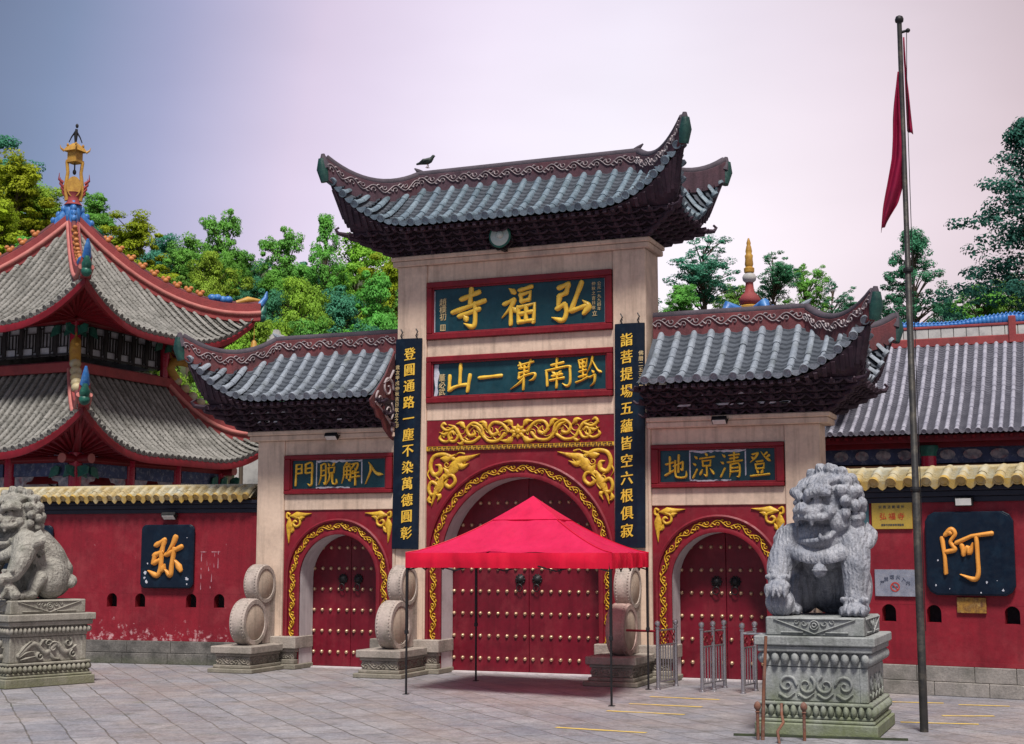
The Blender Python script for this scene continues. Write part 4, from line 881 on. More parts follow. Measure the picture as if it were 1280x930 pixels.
# ------------------------------------------------------------------ perimeter walls splayed from the gate
def arch_poly(cx, z0, w, h):
    n = 10; return [(cx-w/2, z0)]+[(cx+w/2, z0)]+[(cx+w/2*math.cos(PI*i/n), z0+h-w/2+w/2*math.sin(PI*i/n)) for i in range(n+1)]
def perimeter_wall(name, label, p0, p1, holes, gap, red, foot):
    d = Vector(p1)-Vector(p0); L = d.length; rz = math.atan2(d.y, d.x)
    t = thing(name, label, 'wall', (p0[0], p0[1], 0), rz)
    # red face with little arched vents cut through it
    m = MB(); hs = sorted(holes); xs = [0]+sum([[h-.13, h+.13] for h in hs], [])+[L]; z0, z1 = 1.27, 1.58
    m.box(0, L, .02, .42, .52, z0); m.box(0, L, .02, .42, z1, 3.40)
    for a, b in zip(xs[0::2], xs[1::2]): m.box(a, b, .022, .42, z0+.0004, z1-.0004)
    for h in hs:
        n = 10; arc = [(h-.13*math.cos(PI*i/n), z1-.13+.13*math.sin(PI*i/n)) for i in range(n+1)]
        for yy in (.0215,): m.loft([[(x, yy, z), (x, yy, z1)] for x, z in arc], closed=False, cap=False)
        m.loft([[(x, .0215, z), (x, .12, z)] for x, z in arc], closed=False, cap=False)
    m.box(0, L, -.005, .42, .52, .60)
    m.done('red_wall', red, t)
    bk_ = MB()
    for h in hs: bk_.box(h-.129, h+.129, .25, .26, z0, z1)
    if hs: bk_.done('vent_shade_panel', BLACK, t)  # black panel closing each vent, its dark depth given as colour
    m = MB(); random.seed(3); x = 0
    while x < L:
        w_ = min(random.uniform(.7, 1.2), L-x)
        m.box(x+.004, x+w_-.004, -.03-random.uniform(0, .012), .42, .245, .515); x += w_
    x = -.3
    while x < L:
        a = max(0, x); w_ = random.uniform(.8, 1.3); b = min(L, x+w_); m.box(a+.004, b-.004, -.06-random.uniform(0, .012), .42, 0, .24); x += w_
    m.done('stone_footing', foot, t, bevel=.01)
    if foot is FOOTD:      # scraped outline left by a removed poster
        ps = MB(); random.seed(5); fp = lambda a, b, dd: (a, .0195-dd, b)
        X0_, X1_ = L-1.56, L-1.12
        for k in range(34):
            e = k % 4; u = random.random(); x, z = ((lerp(X0_, X1_, u), 2.52), (X0_+.02, lerp(1.62, 2.5, u)), (X1_, lerp(1.62, 2.5, u*.4+.6)), (lerp(X0_, X1_, .3+.5*u), lerp(1.7, 2.45, random.random())))[e]
            l = random.uniform(.03, .12); v = e != 0; stroke(ps, [(x, z), (x+(0 if v else l)+random.uniform(-.01, .01), z+(l if v else 0))], random.uniform(.006, .022), 'p', fp, .003)
        ps.done('poster_scrapes', mat('pale_pink_scrape', (.42, .25, .29), (.36, .18, .22), 9, .8), t)
    m = MB(); m.box(0, L, -.03, .45, 3.40, 3.50); m.box(0, L, -.08, .50, 3.502, 3.60); m.box(0, L, -.14, .56, 3.602, 3.68); m.done('dark_fascia', BLACKB, t, bevel=.01)
    tb = MB(); tp = MB(); te = MB(); n = int(L/gap); cols = [(i+.5)*gap for i in range(n)]
    for s in (-1, 1):
        T = lambda x, y, z, s=s: (x, .21+s*y, z)
        tile_field(tb, tp, T, cols, lambda x: [(.0, 4.0), (.2, 3.94), (.46, 3.76)], gap*.29, .16, drip=.17, ends=te)
    tb.tube([(0, .21, 4.0), (L, .21, 4.0)], .06, 8)
    o = tb.done('glazed_coping', CREAM, t, smooth=50); tp.done('pan_tiles', CREAM, o, smooth=30); te.done('tile_ends', YTILE, o, smooth=40)
    return t, L, rz
LW0, LW1 = (-15.0, -.548), (-6.24, .306)
RW0, RW1 = (6.30, -.55), (15.5, -2.083)
lw, LL, lrz = perimeter_wall('perimeter_wall', 'red perimeter wall with four arched vents left of the gate, limewash flaking at its foot', LW0, LW1, [math.hypot(x-LW0[0], .1) for x in (-10.0, -9.27, -7.97, -7.27)], .245, REDL, FOOTD)
rw, RL, rrz = perimeter_wall('perimeter_wall', 'red perimeter wall right of the gate behind the flagpole and the square navy plaque', RW0, RW1, [(x-RW0[0])*1.0138 for x in (7.51, 8.31, 9.64)], .315, RED, FOOT)
def on(W0, rz, x, z, y=0):
    """a point on a splayed wall from its world x"""
    s = (x-W0[0])/math.cos(rz); return (W0[0]+s*math.cos(rz)-y*math.sin(rz)*-1*0+y*-math.sin(rz), W0[1]+s*math.sin(rz)+y*math.cos(rz), z)
def cut_plaque(loc, rz, w_, h_, notch, ch, cw, chh, label, dx=0, dz=0, marks=()):
    t = thing('character_plaque', label, 'plaque', loc, rz, 'large single-character plaques on the red walls')
    q = notch; c_ = []
    for sx, sz in ((-1, -1), (1, -1), (1, 1), (-1, 1)):
        a = [(sx*w_/2, sz*(h_/2-q)), (sx*(w_/2-q*.35), sz*(h_/2-q*.35)), (sx*(w_/2-q), sz*h_/2)]
        if q < .08: a[1] = (sx*(w_/2-q*.28), sz*(h_/2-q*.28))
        c_ += a if sx*sz < 0 else a[::-1]
    # order corners consistently (counter-clockwise)
    c_.sort(key=lambda p: math.atan2(p[1], p[0]))
    b = MB(); b.prism(c_, lambda a, z, d: (a, -d, z), 0, .07); b.done('board', NAVY, t, bevel=.012)
    e = MB(); e.prism([(a*.965, z*.965) for a, z in c_], lambda a, z, d: (a, -.07-d, z), 0, .008); e.done('raised_face', NAVY, t, bevel=.004)
    lt = MB()
    if ch: put_hand(lt, ch, dx, dz, cw, chh, lambda a, z, d: (a, -.077-d, z), .05, 1.15); lt.done('orange_lettering', ORANGE, t, smooth=60)
    mk = MB()
    for (a, z, r_) in marks: mk.prism([(a+r_*random.uniform(.4, 1.1)*math.cos(k*PI/4), z+r_*random.uniform(.4, 1.2)*math.sin(k*PI/4)) for k in range(8)], lambda u, v, d: (u, -.0785-d, v), 0, .003)
    if marks: mk.done('flaked_paint', WHITEP, t)
random.seed(11)
cut_plaque(on(LW0, lrz, -8.585, 2.42, -.02), lrz, 1.34, 1.44, .10, '弥', .84, .90, 'tall navy plaque with orange character on the left wall, white flecks at its bottom corners', -.03, .0, [(-.54, -.37, .05), (-.56, -.48, .035), (-.50, -.58, .045), (.52, -.5, .05), (.53, -.62, .03), (.5, .42, .015), (-.48, -.16, .025)])
cut_plaque(on(LW0, lrz, -12.25, 2.42, -.02), lrz, 1.34, 1.44, .10, '', .8, .8, 'navy plaque on the far left wall, mostly hidden behind the left lion')
cut_plaque(on(RW0, rrz, 8.985, 2.49, -.02), rrz, 1.53, 1.47, .17, '阿', .92, .92, 'square navy plaque with cut corners and an orange character beside the flagpole', -.04, -.0, [(.28, -.50, .025), (.56, -.64, .03), (-.6, -.56, .02), (.18, -.68, .014), (-.55, -.12, .02), (.46, -.47, .01), (-.36, -.62, .012)])
wall_lamp(on(LW0, lrz, -8.55, 3.34, 0), lrz, 'small tilted floodlight above the tall navy plaque on the left wall', .9, 1.15)
wall_lamp(on(RW0, rrz, 8.93, 3.40, 0), rrz, 'small floodlight above the square navy plaque on the right wall', .15, 1.05)
def wall_sign(name, label, cat_, x, z, w_, h_, m, W0, rz):
    t = thing(name, label, cat_, on(W0, rz, x, z), rz); b = MB()
    b.box(-w_/2, w_/2, -.022, .02, -h_/2, h_/2); b.done('plate', m, t, bevel=.004); return t
t = wall_sign('temple_plate', 'gold rectangular plate with red characters on the right wall left of the flagpole', 'sign', 7.63, 3.18, .74, .50, GPLATE, RW0, rrz)
fn = lambda a, b, d: (a, -.0225-d, b); lt = MB()
for i, ch in enumerate('弘福寺'): put_glyph(lt, ch, -.16+.165*i, -.02, .135, fn, .006)
lt.done('red_lettering', REDTXT, t); lt = MB()
for i, ch in enumerate('宗教活動場所'): put_glyph(lt, ch, -.21+.083*i, .15, .062, fn, .005)
for i, ch in enumerate('貴陽市宗教事務局監製'): put_glyph(lt, ch, -.18+.042*i, -.175, .042, fn, .005)
lt.done('dark_lettering', DKTXT, t)
t = wall_sign('notice_plate', 'crinkled silver notice plate with a round red no-smoking mark below the gold plate', 'sign', 7.65, 1.96, .74, .48, SPLATE, RW0, rrz)
lt = MB()
for i, ch in enumerate('严禁烟火入内'):
    a = R(150-24*i); put_glyph(lt, ch, .0+.27*math.cos(a), -.11+.22*math.sin(a), .085, fn, .006)
lt.done('dark_lettering', DKTXT, t)
lt = MB(); lt.lathe([(.085, 0), (.085, -.008), (.066, -.008), (.066, 0)], (.0, -.022, -.07), 24, 'y', cap=False); lt.bar((-.05, -.028, -.02), (.05, -.028, -.12), .006, .016); lt.done('prohibition_ring', REDTXT, t)
lt = MB(); lt.box(-.05, .03, -.027, -.02, -.08, -.062); lt.box(.031, .05, -.027, -.02, -.08, -.062); lt.done('cigarette_mark', DKTXT, t)
wall_sign('corroded_plate', 'small corroded brown plate under the square navy plaque', 'plate', 8.97, 1.585, .50, .27, RPLATE, RW0, rrz)
wall_sign('notice_board', 'teal notice board on the right wall half hidden behind the lion', 'sign', 7.0, 3.16, .42, .50, GLASST, RW0, rrz)
# ------------------------------------------------------------------ red folding tent
FLc, FRc, BRc, BLc = (-.52, -4.2), (3.55, -4.75), (3.3, -1.71), (-.42, -1.22)
tx, ty = 1.48, -2.97
tent = thing('folding_tent', 'red pop-up tent on thin black legs before the main arch', 'tent', (tx, ty, 0))
Q = [(x-tx, y-ty) for x, y in (FLc, FRc, BRc, BLc)]; ZE, ZA = 2.50, 3.52
m = MB(); val = MB()
for k in range(4):
    A, B = Vector((*Q[k], ZE)), Vector((*Q[(k+1) % 4], ZE)); out = Vector(((B-A).y, -(B-A).x, 0)).normalized()
    def pf(u, t):
        p = A.lerp(B, u); p = Vector((p.x*(1-t), p.y*(1-t), 0)); rib = abs(2*u-1)
        sag = .05*math.sin(PI*u)*math.sin(PI*min(1, t*1.3)) if t < .77 else 0
        p.z = ZE+(ZA-ZE)*(t**1.42)-sag-(.022*math.sin(9*u+5*t)+.016*math.sin(23*u-7*t)*t+.013*math.sin(31*(u-.5)*(1-t)+3*t)+.012*math.sin(14*(u+t)))*(1-t)**.6*math.sin(PI*u); 
        return tuple(p+out*.03*math.sin(PI*u)*(1-t))
    m.grid(pf, 40, 26)
    rg = []
    for i in range(81):
        u = i/80; p = A.lerp(B, u); ef = min(1, 9*u, 9*(1-u)); wv = ef*(.024*math.sin(u*17+k)+.014*math.sin(u*43+2*k)+.008*math.sin(u*91)); dip = .005*math.sin(u*PI*2)**2
        rg.append([p+out*(.03*math.sin(PI*u)+.0), p+out*(.045*ef+wv*.5)+Vector((0,0,-.09)), p+out*(.04*ef+wv)+Vector((0,0,-.18)), p+out*(.03*ef+wv*1.3)+Vector((0,0,-.265+dip))])
    val.loft(rg, closed=False, cap=False)
m.done('canopy', TENT, tent, smooth=35); val.done('valance', TENT2, tent, smooth=60)
cp = MB()
for k in range(4):
    A, B = Q[k], Q[(k+1) % 4]
    cp.grid(lambda u, t: (lerp(A[0], B[0], u)*.33*(1-t), lerp(A[1], B[1], u)*.33*(1-t), ZE+(ZA-ZE)*((1-.33*(1-t))**1.42)+.022), 8, 5)
cp.done('vent_cap', TENT, tent, smooth=30)
sm = MB()
for x, y in Q: sm.tube([(x*(1-t), y*(1-t), ZE+(ZA-ZE)*t**1.42+.006) for t in np.linspace(0, 1, 12)], .010, 5)
sm.done('seam', TENT2, tent)
for x, y in Q:
    l = MB(); x, y = x*.985, y*.985; l.box(x-.022, x+.022, y-.022, y+.022, 1.1, 2.49); l.box(x-.016, x+.016, y-.016, y+.016, .01, 1.12); l.box(x-.05, x+.05, y-.05, y+.05, 0, .012); l.box(x-.03, x+.03, y-.03, y+.03, 1.06, 1.13)
    l.done('leg', IRON, tent, bevel=.004)
tr = MB()
for k in range(4):
    A, B = Vector((*Q[k], 0))*.985, Vector((*Q[(k+1) % 4], 0))*.985; n = 4
    for i in range(n):
        a, b = A.lerp(B, i/n), A.lerp(B, (i+1)/n)
        tr.bar(a+Vector((0,0,2.19)), b+Vector((0,0,2.44)), .014, .024); o = (B-A).cross(Vector((0,0,1))).normalized()*.018; tr.bar(a+o+Vector((0,0,2.44)), b+o+Vector((0,0,2.19)), .014, .024)
for x, y in Q: tr.bar((x*.95, y*.95, 2.42), (0, 0, 2.9), .018)
tr.tube([(0, 0, 2.7), (0, 0, 3.49)], .02, 8)
tr.done('truss', IRON, tent)

# ------------------------------------------------------------------ steel queue barriers
def barrier(p0, p1, n, label, extra=None):
    d = Vector((p1[0]-p0[0], p1[1]-p0[1], 0)); L = d.length
    t = thing('queue_barrier', label, 'barrier', (p0[0], p0[1], 0), math.atan2(d.y, d.x), 'stainless barriers before the right arch')
    for i in range(n):
        x = L*i/(n-1); p = MB(); p.lathe([(.055, 0), (.055, .015), (.036, .03), (.034, 1.10), (.045, 1.11), (.045, 1.13), (.02, 1.14), (.045, 1.165), (.055, 1.20), (.045, 1.235), (.01, 1.255)], (x, 0, 0), 14); p.done('post', STEEL, t, smooth=40)
    r_ = MB()
    for z in (1.07, .80, .14): r_.tube([(0, 0, z), (L, 0, z)], .016, 8)
    r_.done('rail', STEEL, t, smooth=60)
    b = MB(); k = max(3, int(L/.115))
    for i in range(1, k): b.tube([(L*i/k, 0, .14), (L*i/k, 0, .80)], .012, 6)
    b.done('bars', STEEL, t, smooth=60)
    o = MB(); q = max(2, int(L/.27)); w_ = L/q
    for i in range(q):
        a = i*w_
        o.bar((a+.01, 0, .82), (a+w_-.01, 0, 1.05), .012, .02); o.bar((a+.01, .012, 1.05), (a+w_-.01, .012, .82), .012, .02)
        o.tube([(a+w_/2+.06*math.cos(v), -.012, .935+.06*math.sin(v)) for v in np.linspace(0, 2*PI, 13)], .009, 5)
    o.done('ornament_panel', FRAME, t)
    if extra:
        e = MB(); e.tube(extra[0], .022, 8); e.done('side_rail', extra[1], t, smooth=60)
barrier((3.45, -1.70), (3.56, -.85), 2, 'steel barrier beside the right rear tent leg, with a red rail to the drum stone', ([(0, 0, 1.06), (.05, .65, 1.06)], REDP))
barrier((4.31, -1.81), (4.50, -.86), 3, 'middle steel barrier with three ball-topped posts before the right arch')
barrier((5.06, -1.83), (5.16, -1.22), 2, 'steel barrier nearest the right lion, with a rail running behind its pedestal', ([(0, 0, 1.06), (.2, -1.3, 1.06)], STEEL))

# ------------------------------------------------------------------ stone lions
def lion(t, flip, with_ball, stone, hy, hp):
    m = MB(); X = flip
    def limb(pts, rs, n=9):
        c = cat(pts, n*len(pts)); rr = np.interp(np.linspace(0, 1, len(c)), np.linspace(0, 1, len(rs)), rs)
        m.tube([(X*x, y, z) for x, y, z in c], list(rr), 14); m.ball((X*c[0][0], c[0][1], c[0][2]), rr[0], 12, 8); m.ball((X*c[-1][0], c[-1][1], c[-1][2]), rr[-1], 12, 8)
    B = lambda x, y, z, r, **k: m.ball((X*x, y, z), r, 16, 10, **k)
    # trunk
    limb([(0, .56, .42), (0, .42, .72), (0, .12, 1.02), (0, -.06, 1.22)], [.44, .45, .44, .36]); B(0, -.18, 1.06, (.46, .34, .34)); B(0, -.10, .84, (.34, .22, .22)); B(0, .62, .38, (.46, .36, .38))
    # haunches and hind feet
    for s in (-1, 1):
        B(s*.38, .36, .40, (.22, .40, .40)); limb([(s*.46, .08, .40), (s*.48, -.02, .22), (s*.48, -.06, .10)], [.17, .13, .11]); B(s*.48, -.16, .085, (.15, .22, .10))
        for k in range(4): B(s*.48+(k-1.5)*.072, -.345, .07, (.042, .07, .065))
    # straight foreleg (plain side) and raised foreleg
    limb([(.40, -.20, 1.06), (.47, -.36, .72), (.47, -.42, .36), (.47, -.46, .12)], [.27, .21, .165, .16]); B(.47, -.55, .10, (.185, .24, .12))
    for k in range(4): B(.47+(k-1.5)*.092, -.76, .08, (.055, .09, .075)); B(.47+(k-1.5)*.092, -.84, .06, (.022, .03, .035))
    for k in range(7): B(.47+.17*math.cos(k*PI/3.2-.4), -.46+.16*math.sin(k*PI/3.2-.4)-.06, .235, .045)
    limb([(-.42, -.20, 1.06), (-.58, -.38, .76), (-.60, -.52, .52), (-.58, -.62, .44)], [.27, .20, .16, .14]); B(-.57, -.68, .42, (.17, .20, .09))
    for k in range(4): B(-.57+(k-1.5)*.085, -.85, .37, (.048, .075, .09)); B(-.57+(k-1.5)*.085, -.895, .30, (.022, .03, .05))
    for k in range(7): B(-.59+.155*math.cos(k*PI/3.2-.4), -.58+.14*math.sin(k*PI/3.2-.4), .55, .04)
    # fur locks down the flanks and spine, tail flame
    for s in (-1, 1):
        for k in range(6): B(s*(.43+.012*k), .08+.02*k, 1.05-.15*k, (.07, .09, .07)); B(s*(.46), -.02+.085*k, .72-.07*k, (.05, .06, .05))
        limb([(s*.50, -.30, .98), (s*.47, -.05, .80), (s*.49, .15, .55)], [.05, .06, .03])
    limb([(0, .84, .30), (0, .86, .60), (0, .68, .90), (0, .56, 1.08)], [.15, .17, .14, .06])
    for s in (-1, 1): limb([(s*.1, .84, .35), (s*.26, .80, .60), (s*.20, .66, .80)], [.12, .11, .05]); B(s*.30, .86, .34, .13); B(s*.42, .78, .30, .10)
    # head, turned on the neck
    M = Matrix.Translation((X*.06, -.18, 1.46)) @ Euler((hp, 0, hy), 'XYZ').to_matrix().to_4x4()
    old = m.T; m.T = lambda x, y, z: tuple(M @ Vector((x, y, z)))
    H = lambda x, y, z, r, **k: m.ball((x, y, z), r, 14, 9, **k)
    H(0, .02, .16, (.37, .37, .40)); H(0, -.06, .34, (.33, .30, .22)); H(0, .14, -.10, (.35, .32, .28))
    H(0, -.30, .12, (.27, .22, .15)); H(0, -.42, .07, (.235, .16, .115)); H(0, -.52, .13, (.13, .08, .09)); H(-.07, -.57, .11, .052); H(.07, -.57, .11, .052)
    m.tube([(-.27, -.20, .0), (-.25, -.40, -.015), (-.12, -.53, .0), (0, -.555, .02), (.12, -.53, .0), (.25, -.40, -.015), (.27, -.20, .0)], [.05]*7, 10)      # upper lip
    for s in (-1, 1): H(s*.14, -.51, -.06, (.034, .034, .075)); H(s*.20, -.43, -.29, (.03, .03, .06))
    H(0, -.20, -.37, (.25, .22, .08)); H(0, -.34, -.39, (.21, .14, .07))
    m.tube([(-.29, -.14, -.20), (-.26, -.32, -.31), (-.13, -.46, -.345), (0, -.485, -.345), (.13, -.46, -.345), (.26, -.32, -.31), (.29, -.14, -.20)], [.045]*7, 10)   # lower lip
    m.box(-.075, .075, -.42, -.1, -.34, -.25)          # tongue block
    for s in (-1, 1):
        H(s*.30, -.12, -.10, (.12, .16, .17)); H(s*.27, -.24, .05, (.10, .10, .10))
        H(s*.155, -.345, .225, (.075, .06, .06)); H(s*.155, -.40, .22, (.036, .03, .036))
        m.tube([(s*.03, -.46, .25), (s*.10, -.47, .335), (s*.22, -.40, .36), (s*.34, -.26, .30)], [.055, .08, .075, .035], 10)
        for k in range(4): H(s*(.08+.075*k), -.37+.04*k, .415-.012*k, .052)
        m.tube([(s*.33, -.06, .28), (s*.42, .0, .34), (s*.46, .04, .24), (s*.40, .0, .12)], [.06, .085, .07, .04], 10)
    # mane: rows of curls round the face and over the crown
    for row, (yy, rad, n_, a0, a1, rb) in enumerate(((-.10, .44, 15, -2.55, 2.55, .085), (.06, .49, 16, -2.7, 2.7, .092), (.22, .45, 15, -2.8, 2.8, .095), (.34, .34, 12, -2.9, 2.9, .095), (.42, .18, 6, -3, 3, .10))):
        for k in range(n_):
            a = lerp(a0, a1, k/(n_-1)); x, z = rad*.98*math.sin(a), .12+rad*1.06*math.cos(a)
            if z > .38 and row == 0: continue
            H(x, yy+.02*(k % 2), z, rb); H(x*1.10, yy-.02, .12+(z-.12)*1.10, rb*.5)
    for k in range(7):       # combed forelock ridges
        x = (k-3)*.085; m.tube([(x*.8, -.32, .44-.1*abs(x)), (x*1.05, -.18, .53-.25*abs(x)), (x*1.2, .05, .58-.3*abs(x)), (x*1.2, .25, .50-.3*abs(x))], [.035, .048, .05, .04], 8)
    for s in (-1, 1):
        for k in range(4): H(s*(.42-.03*k), .10, -.16-.12*k, (.085, .10, .08)); H(s*(.34-.03*k), .26, -.22-.12*k, (.09, .1, .08))
    m.tube([(0, -.28, -.40), (.05, -.30, -.56), (-.03, -.26, -.74)], [.10, .085, .03], 10); 
    for s in (-1, 1): m.tube([(s*.18, -.24, -.36), (s*.20, -.22, -.5), (s*.14, -.2, -.6)], [.07, .06, .03], 8)
    m.T = old
    body = m.done('body', stone, t, remesh=.0155, smoothit=2)
    # collar band, bell
    c = MB(); pts = cat([(X*-.70, .02, 1.14), (X*-.66, -.26, 1.02), (X*-.36, -.50, .87), (0, -.56, .80), (X*.36, -.50, .87), (X*.66, -.26, 1.02), (X*.70, .02, 1.14)], 36)
    rg = []
    for i, p in enumerate(pts):
        n = Vector((p[0]*.6, p[1]+.1, 0)).normalized(); p = Vector(p); u = Vector((0, 0, .075))
        rg.append([p-u-n*.08, p-u+n*.02, p-u*.6+n*.04, p+u*.6+n*.04, p+u+n*.02, p+u*2.6-n*.10])
    c.loft(rg); c.done('collar', stone, t, smooth=40)
    b = MB(); b.ball((0, -.58, .64), (.10, .09, .105), 16, 10); b.lathe([(.103, -.012), (.114, 0), (.103, .012)], (0, -.58, .645), 20, cap=False); b.tube([(0, -.57, .79), (0, -.58, .73)], .03, 8); b.done('bell', stone, t, smooth=60)
    if with_ball:
        b = MB(); b.ball((X*-.57, -.60, .19), .20, 22, 14)
        for a in range(3): b.tube([(X*-.57+.203*math.cos(v)*math.cos(a*PI/3), -.60+.203*math.cos(v)*math.sin(a*PI/3), .19+.203*math.sin(v)) for v in np.linspace(0, 2*PI, 25)], .011, 5)
        b.done('ball', stone, t, smooth=60)
    else:
        b = MB(); cx, cy = X*-.57, -.66
        limbs = [([(cx, cy+.1, .12), (cx, cy, .30)], [.14, .13])]
        b.tube([(cx, cy+.16, .10), (cx, cy+.05, .2), (cx, cy-.02, .33)], [.13, .15, .11], 12); b.ball((cx, cy-.10, .34), (.11, .12, .10), 12, 8); b.ball((cx, cy-.20, .31), (.07, .06, .05), 10, 6)
        for s in (-1, 1): b.tube([(cx+s*.08, cy-.05, .24), (cx+s*.09, cy-.1, .12), (cx+s*.09, cy-.16, .04)], [.06, .05, .05], 8); b.ball((cx+s*.08, cy-.04, .42), .035, 8, 5); b.ball((cx+s*.13, cy+.12, .1), (.08, .12, .1), 8, 6)
        b.done('cub', stone, t, remesh=.014, smoothit=2)
    return body
def pedestal(t, stone, relief):
    m = MB(); a, b = .83, .93     # half width, half length of the slab
    def lay(i, z0, z1): m.box(-a+i, a-i, -b+i, b-i, z0, z1)
    lay(-.01, 0, .17); lay(.03, .17, .22); lay(.06, .22, .27); lay(.05, .40, .45); lay(.13, .45, .93); lay(.04, 1.13, 1.22); lay(.0, 1.22, 1.35)
    m.box(-a+.15, a-.15, -b+.12, b-.15, 1.352, 1.61)
    for sx in (-1, 1):
        for sy in (-1, 1): m.box(sx*(a-.18)-.06, sx*(a-.18)+.06, sy*(b-.18)-.06, sy*(b-.18)+.06, .452, .929)
    m.done('block', stone, t, bevel=.016)
    p = MB()
    for z, dz, i, r_ in ((1.045, 1, .075, .040 if relief else .060), (.335, -1, .06, .045)):
        for ax in (0, 1):
            L = (a if ax == 0 else b)-i; n = int(2*L/(r_*2.15))
            for s in (-1, 1):
                for k in range(n):
                    q = -L+2*L*(k+.5)/n; e = ((b if ax == 0 else a)-i-.03)*s
                    c = (q, e, z) if ax == 0 else (e, q, z); hz = .085 if not relief else .065; rr = (r_*.98, .085, hz) if ax == 0 else (.085, r_*.98, hz)
                    p.ball(c, rr, 10, 6)
    p.box(-a+.12, a-.12, -b+.12, b-.12, .935, 1.125); p.box(-a+.1, a-.1, -b+.1, b-.1, .275, .395); p.done('petal_courses', stone, t, smooth=60)
    v = MB()
    for (n, L, off) in (((0,-1), a, b), ((1,0), b, a), ((0,1), a, b), ((-1,0), b, a)):
        # apron with a hanging triangle and medallion on the upper plinth
        tg = (-n[1], n[0]); o_ = (off-.12 if n == (0,-1) else off-.15)
        f = lambda x, z, d: (n[0]*(o_+.003+d)+tg[0]*x, n[1]*(o_+.003+d)+tg[1]*x, z)
        w_ = L-.27
        for pts in ([(-w_, 1.58), (0, 1.38), (w_, 1.58)], [(-w_+.1, 1.40), (-.16, 1.40)], [(.16, 1.40), (w_-.1, 1.40)], [(-w_, 1.585), (w_, 1.585)]):
            for q0, q1 in zip(pts[:-1], pts[1:]): stroke(v, [q0, q1], .028, 'c', f, .022)
        stroke(v, spiral(0, 1.50, .06, 0, 1.0, 12, 1.0), .025, 'c', f, .025); stroke(v, spiral(0, 1.50, .028, 0, 1.0, 8, .9), .03, 'c', f, .03)
        for s in (-1, 1): stroke(v, [(s*x, z) for x, z in spiral(.14, 1.53, .05, PI, .9)], .024, 's', f, .02); stroke(v, [(s*x, z) for x, z in spiral(.25, 1.55, .04, PI, .9)], .02, 's', f, .02)
        if relief:
            o_ = off-.13; L2 = L-.3; i = 0
            for pts, ww, kd in (([(-L2, .58), (-.5*L2, .80), (-.1*L2, .62), (.25*L2, .78), (.55*L2, .62), (.9*L2, .74)], .12, 'g'), ([(-.35*L2, .72), (-.2*L2, .86), (.05*L2, .84)], .07, 'l'), ([(0, .66), (.15*L2, .52), (.4*L2, .50)], .07, 'l'),
                    ([(-L2, .62), (-.8*L2, .76), (-.6*L2, .86)], .05, 'l'), ([(-L2*.98, .56), (-.75*L2, .64), (-.5*L2, .66)], .05, 'l'), ([(-L2*.95, .51), (-.7*L2, .54), (-.45*L2, .57)], .05, 'l'), (spiral(.12*L2, .72, .12, 0, 1.2), .05, 's'), (spiral(.62*L2, .80, .09, 1, -1.2), .04, 's'), (spiral(.8*L2, .58, .08, 2, 1.2), .04, 's'), (spiral(-.3*L2, .56, .08, 2, 1.2), .04, 's'), (spiral(-.05*L2, .80, .07, 0, 1.2), .04, 's')):
                stroke(v, pts, ww, kd, f, .05*(1+.03*i)); i += 1
        else:
            o_ = off-.13; L2 = L-.3
            for k in range(4):
                for pts, ww in ((spiral(-L2+(k+.5)*L2/2, .68, .13, k, 1.3*(-1)**k), .05), ([(-L2+(k+.1)*L2/2, .55), (-L2+(k+.5)*L2/2, .50), (-L2+(k+.9)*L2/2, .57)], .05)): stroke(v, pts, ww, 's', f, .026)
    v.done('carved_relief', stone, t, smooth=60)
pr_ = thing('lion_pedestal', 'blue-grey carved pedestal under the right lion, green moss at its foot', 'pedestal', (7.32, -6.52, 0), 0, 'carved lion pedestals'); pedestal(pr_, PEDR, False)
li = thing('stone_lion', 'blue-grey stone guardian lion with paw on a ball, on the right pedestal', 'lion statue', (7.36, -6.42, 1.61), 0, 'stone guardian lions'); lion(li, 1, True, LION, R(-32), R(8))
LRZ = R(-20)
px_, py_ = -8.20, -4.96
pl_ = thing('lion_pedestal', 'brown-grey carved pedestal under the left lion, with a dragon relief', 'pedestal', (px_, py_, 0), LRZ, 'carved lion pedestals'); pedestal(pl_, PEDL, True)
ll_ = thing('stone_lion', 'warm grey stone guardian lion with a cub under its paw, at the left edge', 'lion statue', (px_-.14, py_-.10, 1.61), LRZ, 'stone guardian lions'); lion(ll_, -1, False, LIONL, R(24), R(6))

# low rusty railing left in front of the right pedestal
t = thing('rusty_railing', 'remains of a low rusty railing with ball-topped posts before the right lion', 'railing', (6.6, -8.05, 0))
for x, y in ((.06, -.03), (.66, .10)):
    p = MB(); p.lathe([(.022, 0), (.022, .36), (.035, .37), (.02, .385), (.045, .42), (.05, .45), (.035, .49), (.01, .51)], (x, y, 0), 10); p.done('post', RUST, t, smooth=50)
b = MB(); b.tube([(.12, -.02, 0), (.15, -.02, .7), (.19, .0, 1.38)], [.026, .024, .022], 8); b.done('upright_bar', RUST, t, smooth=60)
b = MB(); b.bar((-.35, .30, .016), (1.95, .62, .016), .05, .03); b.done('base_bar', mat('mossy_iron', (.05, .065, .03), (.03, .035, .03), 5, .9, .3, 30), t)
b = MB(); b.tube([(.40, -.3, .0), (.37, -.25, .15), (.42, -.1, .25), (.37, .05, .34), (.36, .1, .48)], [.02]*5, 8); b.done('bent_stub', RUST, t, smooth=60)

